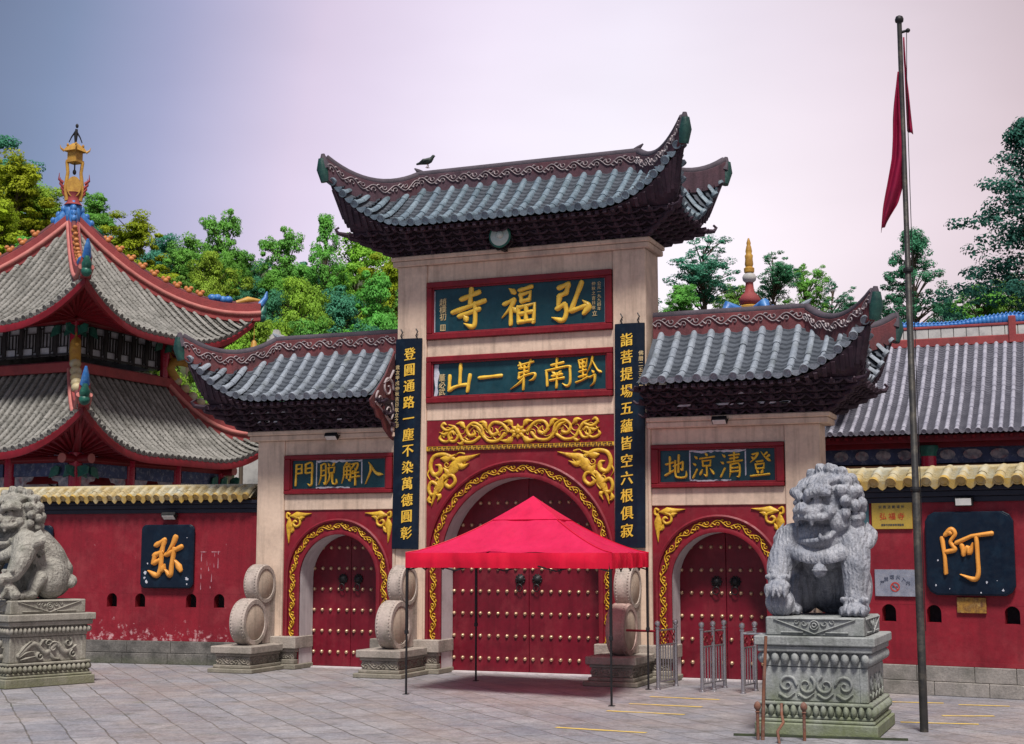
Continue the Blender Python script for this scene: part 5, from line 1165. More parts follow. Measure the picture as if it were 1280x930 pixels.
# ------------------------------------------------------------------ flagpole and flag
t = thing('flagpole', 'tall thin olive-grey flagpole rising in front of the right wall', 'flagpole', (8.65, -6.36, 0))
p = MB(); p.tube([(0, 0, z) for z in (0, 3.4, 3.41, 6.6, 6.61, 10.38)], [.059, .056, .050, .047, .040, .036], 14); p.done('pole', POLE, t, smooth=40)
p = MB(); p.lathe([(.02, 10.36), (.06, 10.39), (.065, 10.43), (.05, 10.47), (.01, 10.49)], (0, 0, 0), 12); p.tube([(0, 0, 10.22), (.11, 0, 10.24)], .022, 8); p.ball((.12, 0, 10.24), .035, 8, 6); p.done('truck', IRON, t, smooth=50)
p = MB(); p.tube([(.10, 0, 10.22), (.075, -.03, 9.2), (.07, -.05, 6.0), (.072, -.03, 1.4)], .006, 5)
for z in (3.41, 6.61): p.lathe([(.07, z-.03), (.075, z), (.07, z+.03)], (0, 0, 0), 12)
p.done('halyard', IRON, t)
fl = MB()
zs_ = np.array([9.62, 9.4, 8.9, 8.3, 7.9, 7.6, 7.24]); lx = np.array([-.05, -.07, -.13, -.19, -.26, -.32, -.37]); rx = np.array([-.03, -.02, .0, .01, -.03, -.10, -.30])
def ff(u, v):
    z = 9.62-(9.62-7.24)*v; a, b = np.interp(-z, -zs_, lx), np.interp(-z, -zs_, rx); x = lerp(a, b, u)
    return (x-.012*math.sin(v*9), .02-.045*math.sin(u*9+v*4)*min(1, 4*v)-.03*math.sin(u*4), z+.18*(u-.3)*max(0, v-.75)*4*.6)
fl.grid(ff, 16, 36)
def f2(u, v):
    z = 10.15-1.45*v; x = .045+.01*v+(.06*v**1.5+.02)*u; return (x, .02-.03*math.sin(u*7+v*3)*min(1, 3*v), z-.05*u*v)
fl.grid(f2, 6, 20)
o = fl.done('flag', FLAGM, None, smooth=60); o.location = (8.65, -6.36, 0); md = o.modifiers.new('t', 'SOLIDIFY'); md.thickness = .006
tag(o, 'limp crimson flag hanging folded beside the top of the flagpole', 'flag')
# ------------------------------------------------------------------ two-tier pavilion at the left
PX, PY, PRZ = -18.2, 6.9, R(-2)
def at_depth(u, v, dep):
    fw = Vector((-math.sin(YAW)*math.cos(PITCH), math.cos(YAW)*math.cos(PITCH), math.sin(PITCH))); rt = Vector((math.cos(YAW), math.sin(YAW), 0)); up = rt.cross(fw)
    return CAM+(fw+rt*((u-640)/1790.56)+up*((465-v)/1790.56))*dep
pc_ = at_depth(78, 600, 44); PX, PY = pc_.x, pc_.y
pav = thing('pavilion', 'two-tiered square pavilion with upswept grey roofs and crimson columns behind the left wall', 'pavilion', (PX, PY, 0), PRZ)
def rot4(k):
    c, s = [(1, 0), (0, 1), (-1, 0), (0, -1)][k]
    return lambda x, y, z: (x*c-y*s, x*s+y*c, z)
def pyramid_roof(root, name, H, off, tm, pm, gap, r, under, ridge_h=.46, deco=True):
    t = MB(); p = MB(); e = MB(); sf = MB()
    for k in range(4):
        R_ = rot4(k); T = lambda x, y, z: R_(x, -(y+off), z); n = int(2*H.xt/gap); cols = [-H.xt+2*H.xt*(i+.5)/n for i in range(n)]
        tile_field(t, p, T, cols, H.front, r, .30, drip=.10, na=5)
        xs = np.linspace(-H.xt, H.xt, 41); pr = [(x, *H.front(x)[-1]) for x in xs]
        e.loft([[T(x, y-.02, z-.02), T(x, y+.03, z-.10), T(x, y+.01, z-.26), T(x, y-.12, z-.24)] for x, y, z in pr], closed=True, cap=True)
        u, zu = under
        sf.loft([[T(x, y-.1, z-.14), T(max(-u, min(u, x)), u-off, zu+.10*0)] for x, y, z in pr], closed=False, cap=False)
        for x in np.arange(-H.xt+.15, H.xt, gap*.9):
            y, z = H.front(x)[-1]; q = max(-u, min(u, x)); a, b = Vector(T(x, y-.04, z-.17)), Vector(T(q, u-off, zu-.04)); sf.bar(a, a.lerp(b, .85), .075)
    ro = t.done(name, tm, root, smooth=50); p.done('pan_tiles', pm, ro, smooth=30); e.done('eave_fascia', FRAME, ro, smooth=40); sf.done('rafters', FRAME, ro)
    for k in range(4):
        rb = MB(); cap = MB(); led = MB(); bead = MB(); blue = MB(); och = MB(); gr = MB(); cream = MB(); R_ = rot4(k); pts = []
        for tt in np.linspace(0.02, 1.03, 16):
            x, y, z = H.hip(tt); pts.append(R_(x, -(y+off), z))
        band(rb, pts, ridge_h, .28, cap, .075, ledge=(led, .30, .075))
        P = [Vector(q) for q in pts]; dirr = (P[-1]-P[0]); dirr.z = 0; dirr.normalize()
        if deco:
            for i in np.linspace(2.5, 10, 9):
                a = P[int(i)].lerp(P[int(i)+1], i-int(i)); bead.ball(a+Vector((0,0,ridge_h+.11)), (.11, .11, .10), 8, 6); bead.ball(a+dirr*.08+Vector((0,0,ridge_h+.20)), (.08, .08, .07), 8, 6); bead.ball(a-dirr*.08+Vector((0,0,ridge_h+.18)), (.07, .07, .09), 8, 6)
            a = P[12]
            for q in range(4): blue.ball(P[11]+(P[12]-P[11])*q*.45+Vector((0,0,ridge_h+.1+.03*(q % 2))), (.15, .15, .13), 8, 6)
        else:
            for q in range(5): cream.ball(P[1+q]+Vector((0,0,ridge_h+.10)), (.17, .17, .16), 8, 6)
            och.tube([P[1]+Vector((0,0,ridge_h+.1)), P[0]+Vector((0,0,ridge_h+.22)), P[0]+dirr*.15+Vector((0,0,ridge_h+.45)), P[0]+dirr*.4+Vector((0,0,ridge_h+.45)), P[0]+dirr*.62+Vector((0,0,ridge_h+.33))], [.15, .17, .15, .13, .05], 10)
            for s in (.1, .3): och.tube([P[0]+dirr*s+Vector((0,0,ridge_h+.5)), P[0]+dirr*(s-.1)+Vector((0,0,ridge_h+.75))], [.05, .012], 6)
        # dragon body lying on the lower hip, upright fin and head at the tip
        dr = [P[13]+Vector((0,0,ridge_h+.05)), P[14]+Vector((0,0,ridge_h+.16)), P[15]+Vector((0,0,ridge_h+.10))]
        och.tube(dr, [.07, .11, .05], 8)
        gr.tube([P[15]+Vector((0,0,.1)), P[15]+dirr*.12+Vector((0,0,.22)), P[15]+dirr*.16+Vector((0,0,.42))], [.13, .14, .05], 8)
        gr.ball(P[15]+dirr*.06+Vector((0,0,.0)), (.15, .15, .15), 8, 6)
        blue.tube([P[15]+Vector((0,0,ridge_h-.05)), P[15]+dirr*.18+Vector((0,0,ridge_h+.20)), P[15]+dirr*.22+Vector((0,0,ridge_h+.42))], [.13, .09, .03], 6)
        rb.done('hip_ridge', RIDGEP, ro, bevel=.01); cap.done('ridge_cap', RIDGE, ro, smooth=40); led.done('pale_moulding', RIDGEPL, ro, smooth=50)
        if deco: bead.done('ridge_beads', ORN, ro, smooth=60)
        else: cream.done('pale_dragon_back', CREAM, ro, smooth=60)
        blue.done('blue_clouds', BLUE, ro, smooth=60); och.done('dragon_body', YORN, ro, smooth=60); gr.done('green_head', GREEN, ro, smooth=60)
    return ro
HU = Hip(0, 4.1, 3.88, 4.1, 12.75, 8.95, 10.1, .7, 10.72, pw=2.3)
HL = Hip(2.15, 4.8, 2.40, 2.65, 7.72, 5.28, 6.45, 1.4, 6.36, pw=2.3)
pyramid_roof(pav, 'upper_roof', HU, 0, TILEP, PANP, .262, .075, (2.15, 9.35))
pyramid_roof(pav, 'lower_roof', HL, 2.15, TILEP, PANP, .262, .075, (3.1, 5.25), deco=False)
# storeys
def lattice_panel(mb, T, w_, h_, z):
    n = max(2, round(w_/.62)); fw = w_/n
    for i in range(n):
        x0 = -w_/2+i*fw; x1 = x0+fw
        def bar(a, b, c, d, q=.028): mb.prism([(min(a,c)-q/2, min(b,d)-q/2), (max(a,c)+q/2, min(b,d)-q/2), (max(a,c)+q/2, max(b,d)+q/2), (min(a,c)-q/2, max(b,d)+q/2)], lambda x, zz, dd: T(x, dd, zz), .0, .04)
        for q in (x0+.03, x1-.03): bar(q, z, q, z+h_, .06)
        bar(x0, z+.03, x1, z+.03, .06); bar(x0, z+h_-.03, x1, z+h_-.03, .06)
        a, b, c, d = x0+fw*.3, x0+fw*.7, z+h_*.28, z+h_*.72
        bar(a, c, b, c); bar(a, d, b, d); bar(a, c, a, d); bar(b, c, b, d)
        bar(a, d, a, z+h_); bar(b, z, b, c); bar(x0, c, a, c); bar(b, d, x1, d); bar((a+b)/2, c, (a+b)/2, d); bar(x0, z+h_*.86, a, z+h_*.86); bar(b, z+h_*.14, x1, z+h_*.14); bar(x0+fw*.15, c, x0+fw*.15, z+h_*.86); bar(x0+fw*.85, z+h_*.14, x0+fw*.85, d)
wb = MB(); la = MB(); pn = MB(); co_ = MB(); bm = MB(); pb = MB(); bw = MB(); ec = MB(); gb_ = MB()
for k in range(4):
    R_ = rot4(k); T = lambda x, d, z: R_(x, -2.0-d, z)
    pn = MB(); pn.prism([(-1.95, 8.25), (1.95, 8.25), (1.95, 9.2), (-1.95, 9.2)], lambda x, z, d: T(x, d, z), -.06, -.03); win = pn.done('window', PANE, pav)
    la = MB(); lattice_panel(la, T, 3.9, .95, 8.25); la.done('lattice', LATT, win)
    wb.prism([(-2.1, 7.6), (2.1, 7.6), (2.1, 8.05), (-2.1, 8.05)], lambda x, z, d: T(x, d, z), -.1, .1)
    wb.prism([(-2.1, 9.2), (2.1, 9.2), (2.1, 9.45), (-2.1, 9.45)], lambda x, z, d: T(x, d, z), -.1, .12)
    bm.prism([(-2.3, 7.72), (2.3, 7.72), (2.3, 7.98), (-2.3, 7.98)], lambda x, z, d: T(x, d, z), .102, .2)
    co_ = MB(); co_.tube([R_(2.1, -2.1, 7.6), R_(2.1, -2.1, 9.6)], .15, 14); co_.done('column', COLRED, pav, smooth=50)
    # lower storey
    T2 = lambda x, d, z: R_(x, -2.6-d, z)
    pn = MB(); la = MB(); pn.prism([(-2.5, .9), (2.5, .9), (2.5, 4.45), (-2.5, 4.45)], lambda x, z, d: T2(x, d, z), -.06, -.03); win = pn.done('window', PANE, pav)
    random.seed(k)
    for i in range(46):
        x, z = random.uniform(-2.5, 2.5), random.uniform(1, 4.4); a = random.uniform(0, PI); l = random.uniform(.15, .34)
        la.bar(T2(max(-2.5, min(2.5, x-l*math.cos(a))), .0, max(.9, min(4.45, z-l*math.sin(a)))), T2(max(-2.5, min(2.5, x+l*math.cos(a))), .0, max(.9, min(4.45, z+l*math.sin(a)))), .035)
    la.done('lattice', LATT, win)
    wb.prism([(-2.6, 0), (2.6, 0), (2.6, .9), (-2.6, .9)], lambda x, z, d: T2(x, d, z), -.1, .05)
    wb.prism([(-2.6, 4.45), (2.6, 4.45), (2.6, 5.4), (-2.6, 5.4)], lambda x, z, d: T2(x, d, z), -.1, .05)
    for x in (-3.4, -1.1, 1.1): 
        co_ = MB(); co_.tube([R_(x, -3.4, 0), R_(x, -3.4, 5.25)], .17, 14); co_.done('column', COLRED, pav, smooth=50)
    for x0, x1 in ((-3.2, -1.3), (-.9, .9), (1.3, 3.2)):
        pb.prism([(x0, 4.62), (x1, 4.62), (x1, 4.98), (x0, 4.98)], lambda x, z, d: R_(x, -3.4-d, z), -.09, .09)
        for s, xx in ((1, x0), (-1, x1)):
            bw.prism([(xx, 4.615), (xx+s*.62, 4.615), (xx+s*.55, 4.50), (xx+s*.36, 4.46), (xx+s*.30, 4.34), (xx+s*.12, 4.28), (xx, 4.1)], lambda x, z, d: R_(x, -3.4-d, z), -.04, .04)
    bm.prism([(-3.5, 4.99), (3.5, 4.99), (3.5, 5.14), (-3.5, 5.14)], lambda x, z, d: R_(x, -3.4-d, z), -.12, .12)
    # round beams crossing at the corners and the big corner rafter under the hip
    for c, z, out in ((2.1, 9.28, .85), (3.4, 5.08, .55)):
        bm.tube([R_(-c-out, -c, z), R_(c+out, -c, z)], .13, 12)
        for s in (-1, 1):
            ec.tube([R_(s*(c+out-.02), -c, z), R_(s*(c+out+.015), -c, z)], .135, 14)
            for q in range(3): gb_.prism([(0, 0), (.42, .10), (.46, .30), (.30, .34), (.10, .26)], lambda x, zz, d: R_(s*(c-.75+.5*q)+s*x*.8, -c-.16-d, z-.52+zz), 0, .05)
    bm.tube([R_(2.1, -2.1, 9.5), R_(3.95, -3.95, 9.95)], .12, 10); bm.tube([R_(3.3, -3.3, 5.2), R_(4.6, -4.6, 6.28)], .12, 10)
    for s in (-1, 1):
        gr_ = [(.0, -.1), (.25, -.02), (.55, -.04), (.8, .06), (.8, .14), (0, .14)]
        bw.prism([(2.2*1, 0), (2.9, .1), (2.9, .35), (2.2, .35)], lambda x, z, d: R_(x if s > 0 else -x, -2.1-d, 9.2+z), -.03, .03)
        pb.prism([(-3.3 if s < 0 else 2.5, 5.16), (-2.5 if s < 0 else 3.3, 5.16), (-2.5 if s < 0 else 3.3, 5.34), (-3.3 if s < 0 else 2.5, 5.34)], lambda x, z, d: R_(x, -3.45-d, z), -.03, .03)
wb.box(-2.0, 2.0, -2.0, 2.0, 9.3, 9.34); wb.done('red_panelling', FRAME, pav);
bm.done('beams', FRAME, pav, smooth=40); pb.done('painted_beams', PAINTB, pav); bw.done('carved_corbels', PAINTW, pav); ec.done('beam_ends', RIDGEPL, pav, smooth=40); gb_.done('green_brackets', GREEN, pav)
rp = MB(); 
for k in range(4): R_ = rot4(k); rp.prism([(-2.35, 7.70), (2.35, 7.70), (2.35, 7.98), (-2.35, 7.98)], lambda x, z, d: R_(x, -2.22-d, z), 0, .12)
rp.done('pink_sill_ridge', RIDGEP, pav, bevel=.01)
# finial
f = MB()
for a in range(8): f.ball((.22*math.cos(a*PI/4), .22*math.sin(a*PI/4), 13.0+.16*(a % 2)), (.20, .20, .34), 10, 7)
f.ball((0, 0, 13.05), (.3, .3, .45), 12, 8)
for k in range(4):
    R_ = rot4(k); f.tube([R_(.25, -.25, 13.0), R_(.48, -.48, 12.75), R_(.60, -.60, 12.5)], [.22, .20, .10], 8)
    for q in range(3): f.ball(R_(.30+.16*q, -.30-.16*q, 13.2-.2*q), (.13, .13, .12), 8, 6)
fin = f.done('finial', BLUE, pav, smooth=60)
fin.scale = (.66, .66, 1); f = MB(); dirc = Vector((.64, -.77, 0)); sd_ = Vector((.77, .64, 0))
f.tube([(dirc*.10)+Vector((0,0,13.92)), dirc*.24+Vector((0,0,13.92))], .33, 24)
for s in (-1, 1): f.tube([sd_*s*.28+Vector((0,0,13.5)), sd_*s*.38+Vector((0,0,13.9)), sd_*s*.30+Vector((0,0,14.4)), sd_*s*.36+Vector((0,0,14.75))], [.13, .10, .08, .08], 8)
f.box(-.30, .30, -.30, .30, 14.72, 14.80); f.box(-.25, .25, -.25, .25, 14.80, 15.10); f.loft([[(-.40,-.40,15.08),(.40,-.40,15.08),(.40,.40,15.08),(-.40,.40,15.08)],[(-.3,-.3,15.22),(.3,-.3,15.22),(.3,.3,15.22),(-.3,.3,15.22)],[(-.08,-.08,15.36),(.08,-.08,15.36),(.08,.08,15.36),(-.08,.08,15.36)]])
for k in range(4): R_ = rot4(k); f.ball(R_(.25, -.25, 15.28), .06, 8, 6); f.tube([R_(.36, -.36, 15.08), R_(.47, -.47, 15.16), R_(.50, -.50, 15.26)], [.05, .035, .01], 6)
f.done('gold_shrine', YORN, fin, smooth=40)
f = MB(); f.lathe([(.42, 13.35), (.30, 13.45), (.26, 13.62), (.34, 13.75)], (0, 0, 0), 14)
for s in (-1, 1):
    for q in range(4): f.tube([sd_*s*(.34+.05*q)+Vector((0,0,13.6+.15*q)), sd_*s*(.52+.06*q)+Vector((0,0,13.75+.14*q)), sd_*s*(.5+.06*q)+Vector((0,0,13.95+.14*q))], [.07, .05, .012], 6)
f.done('red_flames', RIDGEP, fin, smooth=60)
f = MB(); f.tube([(0,0,15.36),(0,0,15.62),(0.03,0,15.82)], [.05,.09,.06], 8); f.ball((.05, 0, 15.92), .075, 8, 6)
for s in (-1, 1): f.tube([sd_*s*.02+Vector((0,0,15.75)), sd_*s*.2+Vector((0,0,15.55)), sd_*s*.3+Vector((0,0,15.38))], [.04, .03, .025], 6)
f.tube([(0, 0, 14.45), (0, 0, 14.7)], .035, 6); f.ball((0, 0, 14.42), .09, 8, 6)
f.done('dark_figure', IRON, fin, smooth=60)
b = MB(); wx, wy, wz = rot4(1)(4.1, -4.1, 9.85); b.tube([(wx, wy, 9.9), (wx, wy, 9.35)], .012, 5); b.lathe([(.03, 9.38), (.09, 9.3), (.11, 9.12), (.14, 9.06)], (wx, wy, 0), 10); b.done('wind_bell', YORN, pav, smooth=60)

# ------------------------------------------------------------------ temple hall at the right
hall = thing('temple_hall', 'temple hall with a lilac-grey tiled roof and blue ridge ornaments behind the right wall', 'hall', (11.0, 10.8, 0))
t = MB(); p = MB(); X0, X1 = -6.2, 6.2; n = int((X1-X0)/.235); cols = [X0+(X1-X0)*(i+.5)/n for i in range(n)]
for s in (-1, 1): tile_field(t, p, lambda x, y, z, s=s: (x, .0+s*y+2.2*0, z), cols, lambda x: [(0, 7.92), (1, 7.17), (2.2, 6.33), (3.3, 5.74), (4.3, 5.28)], .058, .24, drip=.09)
hr = t.done('roof', TILEH, hall, smooth=50); p.done('pan_tiles', PANH, hr, smooth=30)
m = MB(); m.box(X0+.9, X1-.9, -.14, .14, 7.82, 8.04); m.box(X0+.9, X1-.9, -.13, .13, 8.29, 8.36); m.box(-1.70, -1.52, -.18, .18, 7.83, 8.52)
m.tube([(X0+.85, 0, 7.97), (X1-.85, 0, 7.97)], .13, 10); m.done('ridge', RIDGEP, hr, bevel=.015)
m = MB(); x = X0+.95
while x < X1-1.2: m.box(x, x+.30, -.11, .11, 8.041, 8.289); x += .315
m.done('ridge_tiles', WTILE, hr, bevel=.006)
m = MB(); random.seed(4); x = X0+1.0
while x < X1-1:
    h_ = .05+.02*math.sin(x*2.3)+.09*max(0, 1-abs(x+1.6)/1.3); m.ball((x, 0, 8.36+h_*.7), (.09, .08, h_*.8+.03), 8, 6); m.tube([(x, 0, 8.38+h_), (x+.06, 0, 8.43+h_*1.4), (x+.13, 0, 8.40+h_*1.2)], [.045, .03, .01], 6); x += .10
for s in (-1, 1): m.tube([(s*(X1-1.0), 0, 8.25), (s*(X1-.75), 0, 8.45), (s*(X1-.9), 0, 8.6)], [.16, .12, .03], 8)
m.done('blue_crest', BLUE, hr, smooth=60)
m = MB(); y = -3.9
m.box(X0, X1, y-.12, y, 5.06, 5.22); m.box(X0+.2, X1-.2, y+.3, y+.5, 4.96, 5.12)
for i in range(60): m.bar((X0+.1+i*.206, y-.22, 5.16), (X0+.1+i*.206, y+1.2, 5.62), .07)
m.done('eave_beam', FRAME, hall)
m = MB(); m.box(X0+.3, X1-.3, y+.55, y+.62, 4.60, 5.0); m.done('painted_frieze', PAINTB, hall)
m = MB(); x = X0+.5
while x < X1-.9:
    w_ = random.uniform(.34, .5); m.prism([(x+w_*.5*(1+math.cos(a)*(1 if abs(math.cos(a)) < .8 else .9)), 4.80+.12*math.sin(a)) for a in np.linspace(0, 2*PI, 11)[:-1]], lambda q, z, d: (q, y+.548-d, z), 0, .02); x += w_+.12
m.done('painted_cartouches', PAINTW, hall)
m = MB(); m.box(X0+.3, X1-.3, y+.5, y+.58, 4.48, 4.56); m.box(X0+.3, X1-.3, y+.5, y+.58, 3.2, 3.3)
for x in (-3.05, 3.0): m.box(x-.04, x+.04, y+.5, y+.58, 3.3, 4.5)
m.done('tan_rails', TAN, hall)
m = MB(); m.box(X0+.4, X1-.4, y+.9, 3.6, 0, 5.6); m.done('shaded_wall', BLACK, hall)  # hall wall in near-black, the shade under the eave put into its colour
for x in (-3.45, .2, 3.6):
    m = MB(); m.tube([(x, y+.3, 0), (x, y+.3, 4.75)], .17, 16); c_ = m.done('column', COLRED, hall, smooth=50)
    m = MB(); m.lathe([(.18, 4.75), (.19, 4.85), (.23, 4.95), (.22, 5.0)], (x, y+.3, 0), 14); m.done('capital', GREEN, c_, smooth=50)
m = MB(); m.box(X0+.3, X1-.3, y+.6, y+.64, 3.3, 4.45); m.done('window_panes', PANE, hall)
for x in (-2.0, 1.2):
    m = MB(); m.ball((x, y+.2, 4.25), (.34, .34, .16), 14, 8); m.done('lantern', FRAME, hall, smooth=60)

# ------------------------------------------------------------------ little pavilion whose spire shows over the right side roof
bp = thing('spired_pavilion', 'pavilion behind the right side roof, only its red and gold spire and blue ornaments showing', 'pavilion', (3.0, 9.0, 0))
HB = Hip(0, 3.0, 2.8, 3.0, 8.75, 6.6, 7.3, 1.0, 7.55)
t = MB(); p = MB()
for k in range(4):
    R_ = rot4(k); tile_field(t, p, lambda x, y, z: R_(x, -y, z), [-2.9+.36*i for i in range(17)], HB.front, .09)
br_ = t.done('roof', TILEP, bp, smooth=50); p.done('pan_tiles', PANP, br_, smooth=30)
m = MB()
for k in range(4): R_ = rot4(k); band(m, [R_(*(lambda a: (a[0], -a[1], a[2]))(HB.hip(q))) for q in np.linspace(.05, 1, 10)], .25, .18)
m.done('hip_ridge', RIDGEP, br_)
m = MB()
for k in range(4):
    R_ = rot4(k); m.tube([R_(1.7, -1.7, 0), R_(1.7, -1.7, 6.9)], .16, 12)
m.done('column', COLRED, bp, smooth=50); m = MB(); m.box(-1.9, 1.9, -1.9, 1.9, 6.3, 6.7); m.box(-1.5, 1.5, -1.5, 1.5, 0, 6.4); m.done('beams', FRAME, bp)
zb_ = 8.75
m = MB(); m.lathe([(.30, zb_), (.30, zb_+.14), (.22, zb_+.18)], (0, 0, 0), 18); m.lathe([(.075, zb_+1.02), (.135, zb_+1.06), (.14, zb_+1.16), (.09, zb_+1.2), (.115, zb_+1.27), (.10, zb_+1.40), (.10, zb_+1.42), (.11, zb_+1.5), (.075, zb_+1.55), (.09, zb_+1.62), (.065, zb_+1.75), (.05, zb_+1.78), (.06, zb_+1.84), (.035, zb_+1.92), (.02, zb_+1.97)], (0, 0, 0), 14); sp = m.done('gold_spire', YORN, bp, smooth=50)
m = MB(); m.lathe([(.18, zb_+.16), (.27, zb_+.24), (.29, zb_+.33), (.22, zb_+.44), (.13, zb_+.52), (.11, zb_+.66), (.10, zb_+.78)], (0, 0, 0), 18); m.done('red_vase', RIDGEP, sp, smooth=60)
m = MB(); m.lathe([(.10, zb_+.78), (.17, zb_+.84), (.185, zb_+.92), (.15, zb_+1.0), (.09, zb_+1.04)], (0, 0, 0), 18); m.done('pale_bulb', WTILE, sp, smooth=60)
m = MB()
for k in range(4): R_ = rot4(k); m.tube([R_(.25, -.25, zb_-.02), R_(.48, -.48, zb_+.10), R_(.62, -.62, zb_-.2)], [.17, .16, .06], 8)
m.done('blue_clouds', BLUE, sp, smooth=60)

# white gabled house half hidden in the trees
gp_ = at_depth(345, 412, 60); GZ = hill_z(gp_.x, gp_.y)
wg = thing('white_house', 'small white house with a stepped gable among the trees above the left side roof', 'house', (gp_.x, gp_.y, GZ), R(20))
hh = gp_.z-GZ-.45
m = MB(); m.prism([(-1.6, 0), (1.6, 0), (1.6, hh-.9), (1.2, hh-.75), (.8, hh-.6), (.5, hh-.2), (.36, hh+.0), (.36, hh+.2), (.16, hh+.25), (.1, hh+.45), (-.1, hh+.45), (-.16, hh+.25), (-.36, hh+.2), (-.36, hh+.0), (-.5, hh-.2), (-.8, hh-.6), (-1.2, hh-.75), (-1.6, hh-.9)], lambda x, z, d: (x, d, z), 0, .4); m.box(-1.5, 1.5, .4, 4, 0, hh-1); m.done('gable_wall', WTILE, wg)
m = MB(); m.lathe([(.17, 0), (.17, -.03), (.01, -.03)], (0, 0, hh-.25), 14, 'y'); m.done('round_vent', GREEN, wg)
m = MB(); m.loft([[(-1.9, .5, hh-1.1), (0, .5, hh-.2), (1.9, .5, hh-1.1)], [(-1.9, 4.2, hh-1.1), (0, 4.2, hh-.2), (1.9, 4.2, hh-1.1)]], closed=False, cap=False); m.done('roof', TILEP, wg)

# ------------------------------------------------------------------ trees
def crown_mesh(name, kind, seed, m):
    """unit-height crown (z 0..1) built of leaf sprays set on limbs; returns crown and trunk meshes"""
    rnd = np.random.RandomState(seed); cl = []
    if kind in ('round', 'airy', 'dense'):
        n = {'round': 120, 'airy': 150, 'dense': 160}[kind]; nl = 7 if kind != 'airy' else 9
        lob = [(np.array([rnd.uniform(-.2, .2), rnd.uniform(-.2, .2), rnd.uniform(.25, .80)]), rnd.uniform(.13, .23)) for _ in range(nl)]+[(np.array([rnd.uniform(-.06, .06), 0, .84]), .15), (np.array([0, 0, .4]), .24)]
        while len(cl) < n:
            lc, lr = lob[rnd.randint(len(lob))]; p = rnd.normal(0, 1, 3); p /= np.linalg.norm(p); q = lc+p*lr*rnd.uniform(.35, 1.05)*np.array([1, 1, .85])
            if q[2] > .98 or q[2] < .06: continue
            cl.append((q, rnd.uniform(.035, .10) if kind != 'airy' else rnd.uniform(.03, .07), rnd.uniform(.45, .8)))
        per = {'round': 150, 'airy': 90, 'dense': 140}[kind]; ls = .0125 if kind != 'airy' else .0100
    elif kind == 'spire':
        for k in range(170):
            h = rnd.uniform(.05, .97); w_ = .40*(1-h)**.8+.03; a = rnd.uniform(0, 2*PI); d = rnd.uniform(.3, 1)*w_
            cl.append((np.array([d*math.cos(a), d*math.sin(a), h]), rnd.uniform(.03, .065), .8))
        per = 120; ls = .0100
    else:   # cedar: flat sprays on level branches
        for k in range(13):
            h = .12+.85*k/12; w_ = .46*(1-h)**.75+.04
            for b in range(5):
                a = rnd.uniform(0, 2*PI); L = w_*rnd.uniform(.6, 1.15)
                for s in np.linspace(.3, 1, 4): cl.append((np.array([L*s*math.cos(a), L*s*math.sin(a), h-.07*s*s+rnd.uniform(-.03, .03)]), .04+.035*(1-s*.4), .55))
        per = 90; ls = .0095
    V = []; F = []; NN = []; cc0 = np.array([0, 0, .45])
    for c, r_, fl_ in cl:
        p = rnd.normal(0, 1, (per, 3)); p /= np.linalg.norm(p, axis=1)[:, None]; p *= (r_*rnd.uniform(.35, 1.0, per)**.6)[:, None]; p[:, 2] *= fl_
        ctr = c+p; nrm = p/np.linalg.norm(p, axis=1)[:, None]+rnd.normal(0, .45, (per, 3))+np.array([0, 0, .5]); nrm /= np.linalg.norm(nrm, axis=1)[:, None]
        a = np.cross(nrm, rnd.normal(0, 1, (per, 3))); a /= np.linalg.norm(a, axis=1)[:, None]; b = np.cross(nrm, a); sz = (ls*rnd.uniform(.6, 1.25, per))[:, None]
        k0 = sum(len(v) for v in V); quad = np.stack([ctr-a*sz, ctr-b*sz*.55+nrm*sz*.15, ctr+a*sz, ctr+b*sz*.55+nrm*sz*.15], 1).reshape(-1, 3); V.append(quad)
        pd = p/np.linalg.norm(p, axis=1)[:, None]; cdir = (c-cc0)/max(.05, np.linalg.norm(c-cc0)); sn = pd*.45+cdir*.5+np.array([0, 0, .35])+rnd.normal(0, .12, (per, 3)); sn /= np.linalg.norm(sn, axis=1)[:, None]; NN.append(np.repeat(sn, 4, axis=0))
        F.append(np.arange(per*4).reshape(-1, 4)+k0)
    V = np.concatenate(V); F = np.concatenate(F); me = bpy.data.meshes.new(name); me.from_pydata(V.tolist(), [], F.tolist()); me.materials.append(m); me.update(); me.polygons.foreach_set('use_smooth', [True]*len(F)); me.normals_split_custom_set_from_vertices(np.concatenate(NN).tolist())
    tb = MB(); tb.tube([(0,0,-2.5), (0,0,-.3), (.01,0,.1), (0,.015,.45), (.01,0,.8)], [.034, .024, .018, .012, .004], 8)
    for i in range(0, len(cl), 3 if kind != 'cedar' else 4):
        c = cl[i][0]; z0 = max(.02, c[2]-.22*(1 if kind != 'cedar' else .1)); tb.tube([(0, 0, z0), tuple(c*np.array([.5, .5, 0])+np.array([0, 0, (z0+c[2])/2+.02])), tuple(c)], [.009, .0055, .002], 5)
    tm = bpy.data.meshes.new('trunk'); tm.from_pydata(tb.v, [], tb.f); tm.materials.append(BARK); tm.update()
    return me, tm
KIND = {}
for nm, kd, mt_ in (('ry', 'round', LEAF_Y), ('rg', 'round', LEAF_G), ('dt', 'dense', LEAF_T), ('dg', 'dense', LEAF_G), ('rb', 'round', LEAF_B), ('db', 'dense', LEAF_B), ('at', 'airy', LEAF_T), ('ag', 'airy', LEAF_G), ('st', 'spire', LEAF_T), ('sg', 'spire', LEAF_G), ('cd', 'cedar', LEAF_D), ('at2', 'airy', LEAF_T)):
    KIND[nm] = crown_mesh('crown', kd, len(KIND)+5, mt_)
